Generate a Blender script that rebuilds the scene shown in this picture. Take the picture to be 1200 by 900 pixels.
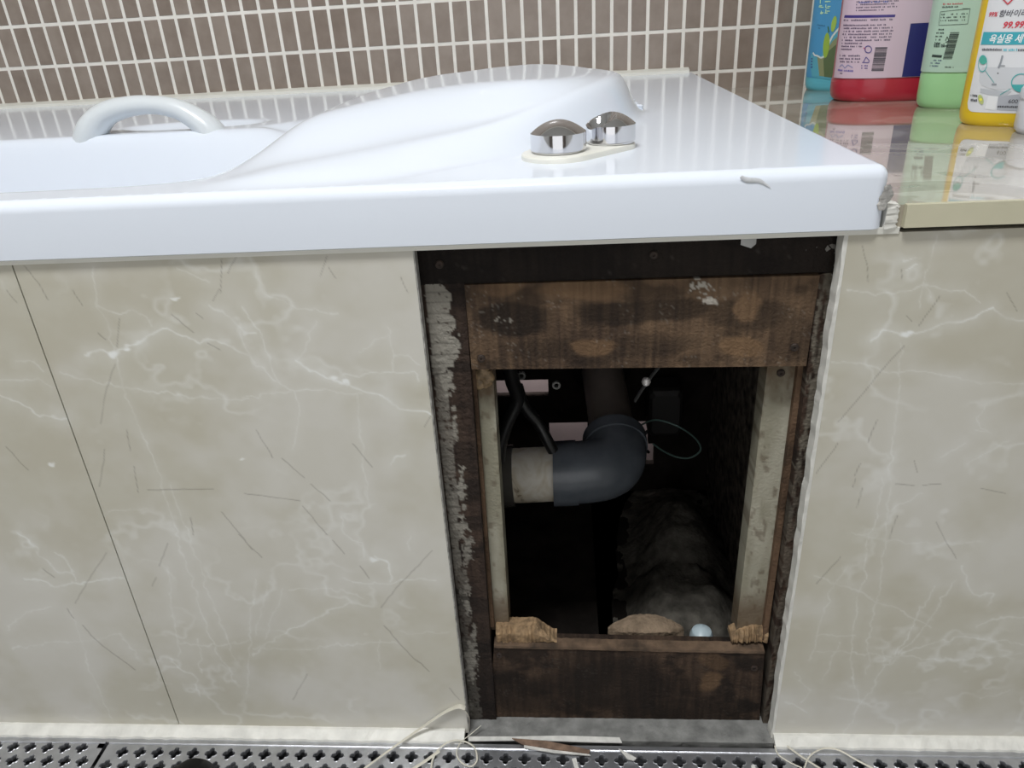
import bpy, bmesh, math, random
import numpy as np
from mathutils import Vector, Matrix
random.seed(7); rng = np.random.default_rng(7)
for o in list(bpy.data.objects): bpy.data.objects.remove(o)
SC = bpy.context.scene; COL = SC.collection

# ---------------------------------------------------------------- camera, light, exposure
F, PITCH, ROLL, YAW = 876.336, .46138, .05978, -.08561
CAM = np.array([.20742, -.50934, .64398])
_fw = np.array([math.sin(YAW)*math.cos(PITCH), math.cos(YAW)*math.cos(PITCH), -math.sin(PITCH)])
_rt = np.array([math.cos(YAW), -math.sin(YAW), 0]); _dn = np.cross(_fw, _rt)
CR = _rt*math.cos(ROLL)+_dn*math.sin(ROLL); CD = -_rt*math.sin(ROLL)+_dn*math.cos(ROLL)
cam = bpy.data.cameras.new('camera'); cam.sensor_width = 36; cam.lens = F/1200*36; cam.clip_start = .01
co = bpy.data.objects.new('camera', cam); COL.objects.link(co)
co.matrix_world = Matrix(((CR[0], -CD[0], -_fw[0], CAM[0]), (CR[1], -CD[1], -_fw[1], CAM[1]), (CR[2], -CD[2], -_fw[2], CAM[2]), (0, 0, 0, 1)))
SC.camera = co
W = bpy.data.worlds.new('world'); SC.world = W; W.use_nodes = True
W.node_tree.nodes['Background'].inputs[0].default_value = (.8, .85, .9, 1); W.node_tree.nodes['Background'].inputs[1].default_value = .3
def area(name, loc, rot, sx, sy, power, col):
    l = bpy.data.lights.new(name, 'AREA'); l.shape = 'RECTANGLE'; l.size = sx; l.size_y = sy; l.energy = power; l.color = col
    o = bpy.data.objects.new(name, l); o.location = loc; o.rotation_euler = rot; COL.objects.link(o); return o
area('ceiling_lamp_light', (-.05, -.62, 2.165), (0, 0, 0), .45, .3, 28, (.97, .985, 1))
area('cavity_fill_light', (.1, -2.1, 1.0), (math.radians(90), 0, 0), 1.6, 1.7, 9, (.96, .98, 1))  # unseen fill lamp, added to brighten the inside of the hatch
area('gap_fill_light', (.21, .47, .33), (0, 0, 0), .22, .03, .6, (1, .93, .92))  # unseen lamp added behind the cut-out board to light up the foam
SC.view_settings.view_transform = 'Standard'; SC.view_settings.look = 'None'
SC.view_settings.gamma = 1; SC.view_settings.use_curve_mapping = False; SC.view_settings.exposure = 0.0

# ---------------------------------------------------------------- helpers
def ray(px, py): return _fw+CR*(px-600)/F+CD*(py-450)/F
def onplane(px, py, ax, v):
    d = ray(px, py); t = (v-CAM[ax])/d[ax]; return CAM+d*t
def PY(px, py, y=0.): return onplane(px, py, 1, y)
def PZ(px, py, z=0.): return onplane(px, py, 2, z)
def PX(px, py, x): return onplane(px, py, 0, x)
def toPix(P):
    d = P-CAM; z = d@_fw; return 600+F*(d@CR)/z, 450+F*(d@CD)/z
def put(name, me, parent=None, mats=()):
    for m in mats: me.materials.append(m)
    o = bpy.data.objects.new(name, me); COL.objects.link(o)
    if parent is not None: o.parent = parent
    return o
def tag(o, label=None, cat=None, group=None, kind=None):
    if label: o['label'] = label
    if cat: o['category'] = cat
    if group: o['group'] = group
    if kind: o['kind'] = kind
    return o
def empty(name, loc, label=None, cat=None, group=None):
    o = bpy.data.objects.new(name, None); o.location = loc; o.empty_display_size = .02; COL.objects.link(o)
    tag(o, label, cat, group); return o
def local(o, p):
    if p is not None: o.matrix_parent_inverse = Matrix.Translation(-Vector(p.location))   # meshes are written in world metres
    return o
class MB:
    def __init__(s): s.v = []; s.f = []; s.m = []
    def add(s, v, f, mi=0):
        n = len(s.v); s.v += [tuple(map(float, a)) for a in v]; s.f += [tuple(n+i for i in q) for q in f]; s.m += [mi]*len(f); return s
    def box(s, x0, x1, y0, y1, z0, z1, mi=0):
        v = [(x, y, z) for z in (z0, z1) for y in (y0, y1) for x in (x0, x1)]
        return s.add(v, [(0, 2, 3, 1), (4, 5, 7, 6), (0, 1, 5, 4), (2, 6, 7, 3), (0, 4, 6, 2), (1, 3, 7, 5)], mi)
    def rings(s, rs, cap0=True, cap1=True, mi=0, closed=True):
        n = len(rs[0]); v = [p for r in rs for p in r]; f = []
        for i in range(len(rs)-1):
            for j in range(n if closed else n-1):
                k = (j+1) % n; f.append((i*n+j, i*n+k, (i+1)*n+k, (i+1)*n+j))
        if cap0: f.append(tuple(reversed(range(n))))
        if cap1: f.append(tuple((len(rs)-1)*n+j for j in range(n)))
        return s.add(v, f, mi)
    def lathe(s, c, prof, n=48, mi=0, rot=None):
        rs = []
        for r, z in prof: rs.append([(c[0]+r*math.cos(2*math.pi*j/n), c[1]+r*math.sin(2*math.pi*j/n), c[2]+z) for j in range(n)])
        return s.rings(rs, mi=mi)
    def tube(s, pts, rad, n=16, sm=4, flat=None, mi=0, up=(0, 0, 1)):
        pts = [Vector(p) for p in pts]
        if sm > 1 and len(pts) > 2: pts = catmull(pts, sm)
        m = len(pts); R = rad if hasattr(rad, '__len__') else [rad]*m
        if len(R) != m: R = list(np.interp(np.linspace(0, 1, m), np.linspace(0, 1, len(R)), R))
        rs = []; T0 = None
        for i, p in enumerate(pts):
            t = (pts[min(i+1, m-1)]-pts[max(i-1, 0)]).normalized()
            if T0 is None:
                a = Vector(up) if abs(t.dot(Vector(up))) < .95 else Vector((1, 0, 0))
                nrm = (a-t*a.dot(t)).normalized()
            else:
                nrm = (nrm-t*nrm.dot(t)).normalized()
            T0 = t; b = t.cross(nrm)
            fl = 1 if flat is None else flat
            rs.append([p+nrm*(R[i]*fl*math.sin(2*math.pi*j/n))+b*(R[i]*math.cos(2*math.pi*j/n)) for j in range(n)])
        return s.rings(rs, mi=mi)
    def mesh(s, name, smooth=True, angle=35, mats=()):
        me = bpy.data.meshes.new(name); me.from_pydata(s.v, [], s.f)
        for m in mats: me.materials.append(m)
        if max(s.m, default=0) > 0: me.polygons.foreach_set('material_index', s.m)
        bm = bmesh.new(); bm.from_mesh(me); bmesh.ops.recalc_face_normals(bm, faces=bm.faces)
        if smooth:
            for f in bm.faces: f.smooth = True
            for e in bm.edges:
                if len(e.link_faces) == 2 and e.calc_face_angle(0) > math.radians(angle): e.smooth = False
        bm.to_mesh(me); bm.free(); return me
    def build(s, name, mat, parent=None, smooth=True, angle=35):
        mats = mat if isinstance(mat, (list, tuple)) else [mat]
        return local(put(name, s.mesh(name, smooth, angle, mats), parent), parent)
def catmull(p, n):
    out = []
    for i in range(len(p)-1):
        a, b, c, d = p[max(i-1, 0)], p[i], p[i+1], p[min(i+2, len(p)-1)]
        for k in range(n):
            t = k/n; out.append(.5*((2*b)+(c-a)*t+(2*a-5*b+4*c-d)*t*t+(3*b-a-3*c+d)*t**3))
    out.append(p[-1]); return out
# numpy value noise
_T = rng.random((256, 256))
def vn(x, y):
    xi = np.floor(x).astype(int); yi = np.floor(y).astype(int); fx = x-xi; fy = y-yi
    fx = fx*fx*(3-2*fx); fy = fy*fy*(3-2*fy)
    g = lambda a, b: _T[a % 256, b % 256]
    return (g(xi, yi)*(1-fx)+g(xi+1, yi)*fx)*(1-fy)+(g(xi, yi+1)*(1-fx)+g(xi+1, yi+1)*fx)*fy
def fbm(x, y, o=4):
    s = 0; a = .5; t = 0
    for i in range(o): s = s+a*vn(x*2**i+17.3*i, y*2**i+9.1*i); t += a; a *= .55
    return s/t
def sst(a, b, x): t = np.clip((x-a)/(b-a), 0, 1); return t*t*(3-2*t)
def segdist(x, y, pl):
    d = np.full(x.shape, 1e9)
    for (x0, y0), (x1, y1) in zip(pl[:-1], pl[1:]):
        dx, dy = x1-x0, y1-y0; L = dx*dx+dy*dy+1e-12
        t = np.clip(((x-x0)*dx+(y-y0)*dy)/L, 0, 1)
        d = np.minimum(d, np.hypot(x-x0-t*dx, y-y0-t*dy))
    return d

# ---------------------------------------------------------------- materials
def mat(name, col, rough=.5, metal=0., coat=0., spec=.5, bump=0, bscale=200, var=0, vscale=20, trans=0, emit=None):
    m = bpy.data.materials.new(name); m.use_nodes = True; nt = m.node_tree; b = nt.nodes['Principled BSDF']
    b.inputs['Base Color'].default_value = (*col, 1); b.inputs['Roughness'].default_value = rough
    b.inputs['Metallic'].default_value = metal; b.inputs['Coat Weight'].default_value = coat
    b.inputs['Specular IOR Level'].default_value = spec; b.inputs['Transmission Weight'].default_value = trans
    tc = nt.nodes.new('ShaderNodeTexCoord')
    if bump:
        n = nt.nodes.new('ShaderNodeTexNoise'); n.inputs['Scale'].default_value = bscale; n.inputs['Detail'].default_value = 4
        nt.links.new(tc.outputs['Object'], n.inputs['Vector']); bp = nt.nodes.new('ShaderNodeBump')
        bp.inputs['Strength'].default_value = bump; bp.inputs['Distance'].default_value = .002
        nt.links.new(n.outputs[0], bp.inputs['Height']); nt.links.new(bp.outputs[0], b.inputs['Normal'])
    if var:
        n = nt.nodes.new('ShaderNodeTexNoise'); n.inputs['Scale'].default_value = vscale; n.inputs['Detail'].default_value = 5
        nt.links.new(tc.outputs['Object'], n.inputs['Vector']); r = nt.nodes.new('ShaderNodeValToRGB')
        r.color_ramp.elements[0].position = .3; r.color_ramp.elements[1].position = .7
        r.color_ramp.elements[0].color = (*[c*(1-var) for c in col], 1); r.color_ramp.elements[1].color = (*[min(1, c*(1+var)) for c in col], 1)
        nt.links.new(n.outputs[0], r.inputs[0]); nt.links.new(r.outputs[0], b.inputs['Base Color'])
    if emit: b.inputs['Emission Color'].default_value = (*emit[0], 1); b.inputs['Emission Strength'].default_value = emit[1]
    return m
def amat(name, rough=.6, spec=.4, coat=0, bump=0, bscale=300):
    m = mat(name, (.5, .5, .5), rough, 0, coat, spec, bump, bscale); nt = m.node_tree
    a = nt.nodes.new('ShaderNodeAttribute'); a.attribute_name = 'paint'
    nt.links.new(a.outputs['Color'], nt.nodes['Principled BSDF'].inputs['Base Color']); return m
def S(r, g, b): return tuple(((c/255+.055)/1.055)**2.4 if c > 10 else c/255/12.92 for c in (r, g, b))
M = dict(
    acrylic=mat('acrylic', (.79, .84, .92), .12, 0, 0, .5),
    grout=mat('grout', (.84, .81, .75), .8, var=.06, vscale=40),
    chrome=mat('chrome', (.72, .72, .74), .07, 1, 0, .5, var=.03),
    ivory=mat('ivory_plastic', (.80, .79, .72), .35, var=.03),
    handle=mat('handle_plastic', (.74, .78, .80), .3, var=.02),
    sealant=mat('sealant', (.72, .71, .66), .5, bump=.4, bscale=120, var=.12, vscale=60),
    dirty=mat('dirty_sealant', (.36, .35, .33), .6, bump=.6, bscale=200, var=.5, vscale=150),
    steel=mat('steel', (.55, .56, .59), .36, .9, bump=.15, bscale=900, var=.15, vscale=60),
    black=mat('black_rubber', (.005, .005, .005), .5, var=.2),
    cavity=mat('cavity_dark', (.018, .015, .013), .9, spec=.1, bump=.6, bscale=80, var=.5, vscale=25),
    channel=mat('channel', (.05, .05, .05), .7, var=.4, vscale=60),
    pvc=mat('grey_pvc', (.115, .130, .150), .27, var=.18, vscale=30, bump=.05),
    pvcd=mat('brown_pvc', (.15, .125, .105), .55, var=.2, vscale=20),
    blackgl=mat('black_gloss', (.09, .085, .075), .12, var=.2),
    hose=mat('black_hose', (.01, .01, .01), .35, var=.2),
    edge=mat('shelf_edge', (.60, .57, .42), .4, var=.05),
    floor=mat('floor_tile', (.35, .35, .34), .4, var=.1),
    wall=mat('painted_wall', (.66, .66, .64), .5, var=.05),
    lamp=mat('lamp_diffuser', (.9, .9, .9), .5, emit=((1, .98, .94), 6)),
    wire=mat('green_wire', (.10, .17, .15), .35, var=.1),
    strip=mat('plastic_strip', (.62, .59, .50), .4, var=.1, vscale=60),
    foam=mat('pale_foam', (.80, .68, .68), .8, var=.1),
    rust=mat('rusty_screw', (.03, .018, .012), .7, var=.6, vscale=300),
    rock=mat('mortar_rubble', (.10, .092, .078), .95, spec=.1, bump=1, bscale=150, var=.5, vscale=60),
    sand=mat('sand_mortar', (.24, .18, .125), .95, spec=.1, bump=1, bscale=300, var=.25, vscale=120),
    chip=mat('splintered_plywood', (.30, .20, .11), .8, bump=.8, bscale=300, var=.5, vscale=130),
    cap=mat('pale_cap', (.48, .58, .62), .35, var=.05),
    rough=mat('rough_plaster', (.085, .072, .06), .95, spec=.1, bump=1, bscale=90, var=.8, vscale=90),
)
M['acrylic'].node_tree.nodes['Principled BSDF'].inputs['IOR'].default_value = 1.2
M['black'].node_tree.nodes['Principled BSDF'].inputs['Specular IOR Level'].default_value = .15
# glazed marble shelf
def shelf_mat():
    m = mat('shelf_marble', S(196, 190, 178), .05, 0, .8, .6); nt = m.node_tree; b = nt.nodes['Principled BSDF']
    tc = nt.nodes.new('ShaderNodeTexCoord'); n = nt.nodes.new('ShaderNodeTexNoise'); n.inputs['Scale'].default_value = 9; n.inputs['Detail'].default_value = 8; n.inputs['Distortion'].default_value = 1.2
    nt.links.new(tc.outputs['Object'], n.inputs['Vector']); r = nt.nodes.new('ShaderNodeValToRGB')
    cr = r.color_ramp; cr.elements[0].position = .3; cr.elements[0].color = (*S(160, 152, 136), 1); cr.elements[1].position = .62; cr.elements[1].color = (*S(196, 188, 172), 1)
    e = cr.elements.new(.5); e.color = (*S(180, 172, 156), 1); e = cr.elements.new(.52); e.color = (*S(208, 202, 188), 1)
    nt.links.new(n.outputs[0], r.inputs[0]); nt.links.new(r.outputs[0], b.inputs['Base Color']); return m
M['shelf'] = shelf_mat()
def mosaic_mat():
    m = mat('mosaic_tile', S(128, 116, 106), .3, 0, .3, .5); nt = m.node_tree; b = nt.nodes['Principled BSDF']
    oi = nt.nodes.new('ShaderNodeObjectInfo'); tc = nt.nodes.new('ShaderNodeTexCoord'); g = nt.nodes.new('ShaderNodeNewGeometry')
    n = nt.nodes.new('ShaderNodeTexNoise'); n.inputs['Scale'].default_value = 45; n.inputs['Detail'].default_value = 5
    nt.links.new(g.outputs['Position'], n.inputs['Vector'])
    a = nt.nodes.new('ShaderNodeMath'); a.operation = 'MULTIPLY_ADD'; a.inputs[1].default_value = .45
    nt.links.new(oi.outputs['Random'], a.inputs[0]); nt.links.new(n.outputs[0], a.inputs[2])
    r = nt.nodes.new('ShaderNodeValToRGB'); r.color_ramp.elements[0].position = .35; r.color_ramp.elements[1].position = 1.0
    r.color_ramp.elements[0].color = (*S(128, 114, 103), 1); r.color_ramp.elements[1].color = (*S(150, 137, 126), 1)
    nt.links.new(a.outputs[0], r.inputs[0]); nt.links.new(r.outputs[0], b.inputs['Base Color']); return m
M['mosaic'] = mosaic_mat()
M['marble'] = amat('marble_tile', .22, .5, .15)
M['wood'] = amat('stained_plywood', .8, .2, 0, .6, 400)
M['batten'] = amat('painted_batten', .7, .3, 0, .3, 400)

def board(name, quad, y, th, colf, m, parent, step=.002, rough=0.):
    """board facing the room: quad = TL,TR,BR,BL as (x,z); front face subdivided and painted with its own colours"""
    (a, b, c, d) = [np.array(q) for q in quad]
    nu = max(2, int(np.linalg.norm(b-a)/step)); nv = max(2, int(np.linalg.norm(d-a)/step))
    U, V = np.meshgrid(np.linspace(0, 1, nu), np.linspace(0, 1, nv))
    P = (a*(1-U)[..., None]+b*U[..., None])*(1-V)[..., None]+(d*(1-U)[..., None]+c*U[..., None])*V[..., None]
    X = P[..., 0]; Z = P[..., 1]; Yv = np.full(X.shape, float(y))
    if rough: Yv = Yv+(fbm(X*300, Z*300, 3)-.5)*rough
    pts = np.stack([X, Yv, Z], -1).reshape(-1, 3); px, py = toPix(pts)
    col = colf(px, py, X.ravel(), Z.ravel())
    idx = np.arange(nu*nv).reshape(nv, nu)
    f = np.stack([idx[:-1, :-1], idx[1:, :-1], idx[1:, 1:], idx[:-1, 1:]], -1).reshape(-1, 4).tolist()
    # rim of the board
    ring = list(idx[0, :])+list(idx[1:, -1])+list(idx[-1, -2::-1])+list(idx[-2:0:-1, 0])
    n = len(pts); back = pts[ring].copy(); back[:, 1] = y+th; pts = np.vstack([pts, back]); col = np.vstack([col, col[ring]*.8])
    k = len(ring)
    for i in range(k): j = (i+1) % k; f.append([ring[i], ring[j], n+j, n+i])
    f.append([n+i for i in range(k)])
    me = bpy.data.meshes.new(name); me.from_pydata(pts.tolist(), [], f)
    at = me.color_attributes.new('paint', 'FLOAT_COLOR', 'POINT')
    at.data.foreach_set('color', np.hstack([col, np.ones((len(col), 1))]).astype(np.float32).ravel())
    bm = bmesh.new(); bm.from_mesh(me); bmesh.ops.recalc_face_normals(bm, faces=bm.faces); bm.to_mesh(me); bm.free()
    me.materials.append(m); return local(put(name, me, parent), parent)

# ================================================================ STRUCTURE
YB = .788; ZT = .5427; ZS = .5160; XR = .4183
def struct(o): o['kind'] = 'structure'; return o
struct(MB().box(-1.4, 1.5, -2.2, -.125, -.05, 0).build('floor', M['floor']))
struct(MB().box(-1.4, 1.5, -.125, YB+.02, -.05, -.022).build('floor_channel', M['channel']))
struct(MB().box(-1.4, 1.5, -2.2, YB+.1, 2.2, 2.25).build('ceiling', M['wall']))
struct(MB().box(-1.45, -1.4, -2.2, YB+.1, -.05, 2.25).build('wall_left', M['wall']))
struct(MB().box(1.5, 1.55, -2.2, YB+.1, -.05, 2.25).build('wall_right', M['wall']))
struct(MB().box(-1.45, 1.55, -2.25, -2.2, -.05, 2.25).build('wall_front', mat('taupe_wall', (.22, .19, .17), .4, var=.1)))
wb = struct(MB().box(-1.4, 1.5, YB+.001, YB+.06, -.05, 2.2).build('wall_back', M['grout']))
TW, TH, TX0, TZ0 = .02775, .06169, -.71404, .60347
tm = MB(); g = .0026
def tilev(mb, x0, x1, z0, z1, y, t=.0012, bv=.0006):
    v = [(x0, y, z0), (x1, y, z0), (x1, y, z1), (x0, y, z1), (x0+bv, y-t, z0+bv), (x1-bv, y-t, z0+bv), (x1-bv, y-t, z1-bv), (x0+bv, y-t, z1-bv)]
    mb.add(v, [(4, 5, 6, 7), (0, 1, 5, 4), (1, 2, 6, 5), (2, 3, 7, 6), (3, 0, 4, 7)])
tilev(tm, -TW/2+g, TW/2-g, -TH/2+g, TH/2-g, 0)
tme = tm.mesh('tile', False, mats=[M['mosaic']])
n = 0
for r in range(-2, 3):
    for k in range(-3, 62):
        xc = TX0+(k+.5)*TW; zc = TZ0+(r+.5)*TH
        lim = ZT if xc < .42 else ZS
        px, py = toPix(np.array([xc, YB, zc]))
        if px < -40 or px > 1240 or py < -45: continue
        if zc+TH/2 < lim-.004: continue
        if r == -2 and xc < .40: continue
        o = put('tile', tme, wb); o.location = (xc, YB+.001, zc); n += 1
up = MB()
for r in range(1, 22):
    for k in range(-20, 78):
        xc = TX0+(k+.5)*TW; zc = TZ0+(r+.5)*TH
        px, py = toPix(np.array([xc, YB, zc]))
        if not (px < -40 or px > 1240 or py < -45) and r < 3: continue
        tilev(up, xc-TW/2+g, xc+TW/2-g, zc-TH/2+g, zc+TH/2-g, YB+.001)
tag(up.build('mosaic_tiles_above', M['mosaic'], wb, False), kind='stuff')

# --- tiled apron
ap = struct(MB().box(-1.4, .095, .0105, .03, 0, .5).box(.412, 1.5, .0105, .03, 0, .5).build('wall_apron', M['cavity']))
def sc(pts, s, ox, oy): return [(x/s+ox, y/s+oy) for x, y in pts]
c1 = lambda *p: sc(p, 3, 0, 290); c2 = lambda *p: sc(p, 3, 280, 290); c3 = lambda *p: sc(p, 3, 0, 570)
c4 = lambda *p: sc(p, 3, 280, 570); c5 = lambda *p: sc(p, 3, 900, 260); c6 = lambda *p: sc(p, 2.8125, 900, 560)
WV = [(1, c1((325,60),(345,210),(385,300),(410,400),(440,500),(480,620),(545,750),(575,860))), (1, c3((572,0),(600,100),(640,230),(690,380),(745,550),(800,640),(835,690))),
 (1.1, c1((345,210),(420,240),(460,220),(510,240),(540,275))), (2.4, c1((300,380),(350,365),(390,380),(440,350),(500,330),(550,300),(590,285))),
 (1.6, c1((590,285),(640,315),(700,335),(740,320),(800,340),(860,370),(895,400))), (1.2, c1((210,445),(300,465),(360,475),(430,490),(520,500),(620,520),(740,530),(880,540))),
 (1.8, c1((740,200),(790,225),(830,270),(870,300),(895,305))), (1, c1((630,70),(680,100),(740,130))), (1, c3((600,0),(640,110),(690,250),(740,380),(790,510),(825,610))),
 (.8, c3((385,90),(520,80))), (1, c3((590,280),(605,420),(630,600))), (1, c3((700,530),(705,650))), (1, c3((895,330),(880,500),(870,730))), (1, c3((630,555),(760,560),(850,550),(870,540))),
 (1.2, c3((600,610),(640,650),(690,670),(700,740))), (1.6, c1((0,520),(70,545),(140,590),(240,605))), (1.4, c1((0,470),(80,465),(130,455),(180,490))), (1.2, c1((60,405),(120,405),(150,440))),
 (1.6, c3((60,160),(130,220),(160,260),(210,300),(260,310))), (1.8, c3((80,330),(150,335),(200,350),(300,335),(440,320))), (1.2, c3((20,500),(90,440),(180,420))), (1, c3((40,570),(160,550),(280,545),(420,520),(480,600))),
 (.9, c3((250,440),(290,560),(330,690),(400,810))), (1.5, c3((190,240),(240,260),(265,330))), (1.3, c2((0,270),(45,400),(100,440),(150,480),(200,505))), (1.2, c2((15,210),(60,270),(100,380),(150,480))),
 (2.3, c2((200,400),(260,435),(330,460),(380,480),(430,505),(500,520),(570,570),(670,580))), (1.3, c2((205,505),(300,495),(380,515),(430,515))), (1.1, c2((265,260),(235,360),(200,400))), (1, c2((520,285),(545,380),(550,440))),
 (1.4, c2((370,450),(550,440),(620,440),(640,470))), (1, c2((545,375),(600,380),(640,415))), (1, c2((0,535),(100,515),(200,505))), (1, c2((205,505),(215,600),(195,700))), (1, c2((415,520),(430,650),(440,780),(455,890))),
 (.8, c2((430,370),(480,330),(520,310))), (2, c2((540,760),(545,740),(580,735))), (.9, c2((55,100),(95,165),(200,215),(350,235))), (1.2, c4((360,110),(370,170),(430,200),(440,250))), (2, c4((480,240),(530,270),(535,330))),
 (1.4, c4((370,320),(420,345),(540,340),(620,320),(690,330))), (1.5, c4((400,410),(310,445),(160,515),(50,590))), (1.1, c4((50,570),(250,575),(420,550),(560,550))), (.9, c4((490,540),(495,640))), (.8, c4((440,0),(460,80))), (.9, c4((600,170),(600,230))),
 (1, c4((60,350),(40,480),(30,720))), (.9, c4((100,350),(60,520))), (.9, c4((155,360),(90,540))), (1, c4((180,360),(320,355),(430,390))), (.6, c4((560,515),(740,515))),
 (2.3, c5((365,420),(410,385),(450,395),(490,405),(560,380),(640,350),(720,335),(790,300))), (1.4, c5((790,300),(840,345),(895,350))), (1.2, c5((280,240),(380,260),(480,240),(545,225),(640,245),(690,235),(740,290))),
 (.9, c5((600,50),(545,225),(525,300))), (1, c5((545,225),(570,265))), (1.1, c5((220,490),(330,500),(420,525),(540,530),(650,550),(770,570),(895,575))), (1, c5((470,430),(460,580),(440,750),(430,890))), (1.2, c5((470,135),(530,125))),
 (1.4, c5((485,170),(520,155))), (1, c5((765,650),(740,700),(780,740),(730,730))), (1, c5((610,830),(660,800),(690,780))), (.9, c5((700,850),(780,800),(850,770))),
 (1, c6((380,0),(355,150),(330,200),(320,330),(295,400),(285,500),(270,600),(290,700),(300,740))), (1, c6((405,0),(385,200),(365,370),(335,500),(325,640))), (1, c6((400,105),(510,55))), (.8, c6((280,185),(450,215),(700,215))),
 (1, c6((145,320),(250,355),(370,410),(470,455),(540,490))), (.9, c6((270,290),(210,370),(180,460),(140,600))), (1.1, c6((545,355),(440,550),(385,620),(320,720),(250,850))), (1, c6((620,340),(500,510),(400,610))),
 (1.5, c6((640,290),(665,370),(700,390),(740,380),(730,420))), (.9, c6((155,570),(360,580),(600,600),(840,580))), (1, c6((380,570),(380,620),(480,560),(560,540),(640,525),(840,545))), (1.6, c6((690,490),(760,465),(840,460))),
 (1, c6((700,730),(800,700))), (.8, c6((160,520),(290,520))), (.8, c6((235,545),(180,660))), (1.1, c6((60,740),(130,770))), (1, c6((90,640),(140,700),(100,740)))]
BL = [(131,415,7),(147,410,5),(393,441,6),(405,447,5),(1060,392,8),(1066,390,6),(205,350,5),(208,348,4),(440,655,6),(60,545,5),(285,538,4)]
DV = [c1((85,65),(140,130),(170,185)), c1((255,150),(290,205)), c1((420,250),(410,350)), c1((405,410),(375,490),(355,620)), c1((605,235),(680,300)), c1((780,40),(775,160)), c1((830,35),(800,90)), c1((770,150),(750,185)),
 c1((690,230),(715,250)), c1((730,335),(775,360)), c1((445,640),(458,715)), c1((370,710),(350,840)), c1((470,770),(485,860)), c1((520,852),(750,850)), c1((345,300),(375,325)), c1((20,700),(100,785)), c1((25,150),(60,195)),
 c2((310,30),(285,100)), c2((315,70),(340,110)), c2((570,105),(595,160)), c2((60,640),(120,740)), c2((150,740),(230,810)), c2((250,830),(320,890)), c2((400,690),(470,775)), c2((20,865),(215,890)), c2((650,630),(675,590)),
 c3((375,235),(310,330),(265,410)), c3((235,430),(260,465)), c3((290,490),(360,560),(475,645)), c3((590,200),(560,280)), c3((550,320),(535,350)), c3((780,90),(890,225)), c3((670,110),(680,170)), c3((150,290),(190,320)),
 c4((0,170),(80,250)), c4((225,70),(310,170)), c4((330,190),(370,235)), c4((425,280),(460,325)), c4((680,225),(560,350),(500,425)), c4((510,490),(600,590),(670,650)), c4((240,660),(190,750)), c4((740,710),(775,750)),
 c5((330,85),(350,160),(350,210)), c5((470,165),(470,200)), c5((605,260),(530,365)), c5((480,435),(400,520),(320,620),(245,705)), c5((840,250),(875,315)), c5((385,695),(350,775)), c5((245,780),(170,885)), c5((325,850),(305,890)),
 c5((515,840),(525,880)), c5((485,330),(505,350)), c6((290,0),(280,30)), c6((310,35),(290,100)), c6((425,125),(400,200)), c6((555,145),(580,200),(620,265)), c6((240,260),(160,350)), c6((420,22),(480,25)), c6((510,25),(570,20)), c6((700,35),(780,50))]
def marble(px, py, x, z):
    jx = px+(fbm(x*110, z*110, 3)-.5)*9; jy = py+(fbm(x*110+50, z*110+9, 3)-.5)*9
    w = np.zeros(px.shape); halo = np.zeros(px.shape)
    brk = .45+.75*fbm(x*70, z*70, 3)
    lo = np.array([px.min(), py.min()])-30; hi = np.array([px.max(), py.max()])+30
    for s, pl in WV:
        a = np.array(pl)
        if a[:, 0].max() < lo[0] or a[:, 0].min() > hi[0]: continue
        mk = (px > a[:, 0].min()-30) & (px < a[:, 0].max()+30) & (py > a[:, 1].min()-30) & (py < a[:, 1].max()+30)
        d = segdist(jx[mk], jy[mk], pl)
        w[mk] = np.maximum(w[mk], np.exp(-(d/(.5+.34*s))**2)*min(1, .06+.21*s)*np.clip(brk[mk]*1.9-.75, 0, 1.2)); halo[mk] = np.maximum(halo[mk], np.exp(-(d/(6+3*s))**2)*.09*s)
    for bx, by, r in BL:
        d = np.hypot((jx-bx)*.8, (jy-by)*1.5); w = np.maximum(w, sst(r, r*.3, d)*.8)
    dk = np.zeros(px.shape)
    for pl in DV:
        a = np.array(pl); mk = (px > a[:, 0].min()-8) & (px < a[:, 0].max()+8) & (py > a[:, 1].min()-8) & (py < a[:, 1].max()+8)
        if not mk.any(): continue
        d = segdist(px[mk]+(jx-px)[mk]*.25, py[mk]+(jy-py)[mk]*.25, pl); dk[mk] = np.maximum(dk[mk], np.exp(-(d/.62)**2)*.42*np.clip(brk[mk]*1.3, .4, 1))
    cl = fbm(x*9+3, z*9, 5); c2_ = fbm(x*26, z*30+7, 4); wisp = np.clip(1-np.abs(fbm(x*22+9, z*26, 4)-.5)*16, 0, 1)*sst(.45, .65, fbm(x*12+5, z*12+2, 3))
    A = np.array(S(199, 195, 180)); B = np.array(S(211, 208, 199)); C = np.array(S(190, 184, 166))
    t = sst(.35, .65, cl)[:, None]; u = sst(.35, .7, c2_)[:, None]*.5
    col = (A*(1-t)+B*t)*(1-u)+C*u*(1-t)+(A*.5+B*.5)*u*t
    hw = np.clip(halo+wisp*.3+w, 0, 1)[:, None]; col = col*(1-hw)+np.array(S(242, 243, 240))*hw
    col = col*(1-dk[:, None])+np.array(S(92, 80, 68))*dk[:, None]
    return col
def tl(x0, x1): return [(x0, .4975), (x1, .4975), (x1, .0005), (x0, .0005)]
board('tile', tl(-.5, -.2008), 0, .009, marble, M['marble'], ap, .00095)
board('tile', tl(-.1997, .0990), 0, .009, marble, M['marble'], ap, .00095)
board('tile', tl(.3975, .6975), 0, .009, marble, M['marble'], ap, .00095)
MB().box(-.2012, -.1993, .0022, .01, 0, .4975).build('tile_joint', M['dirty'], ap)
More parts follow.
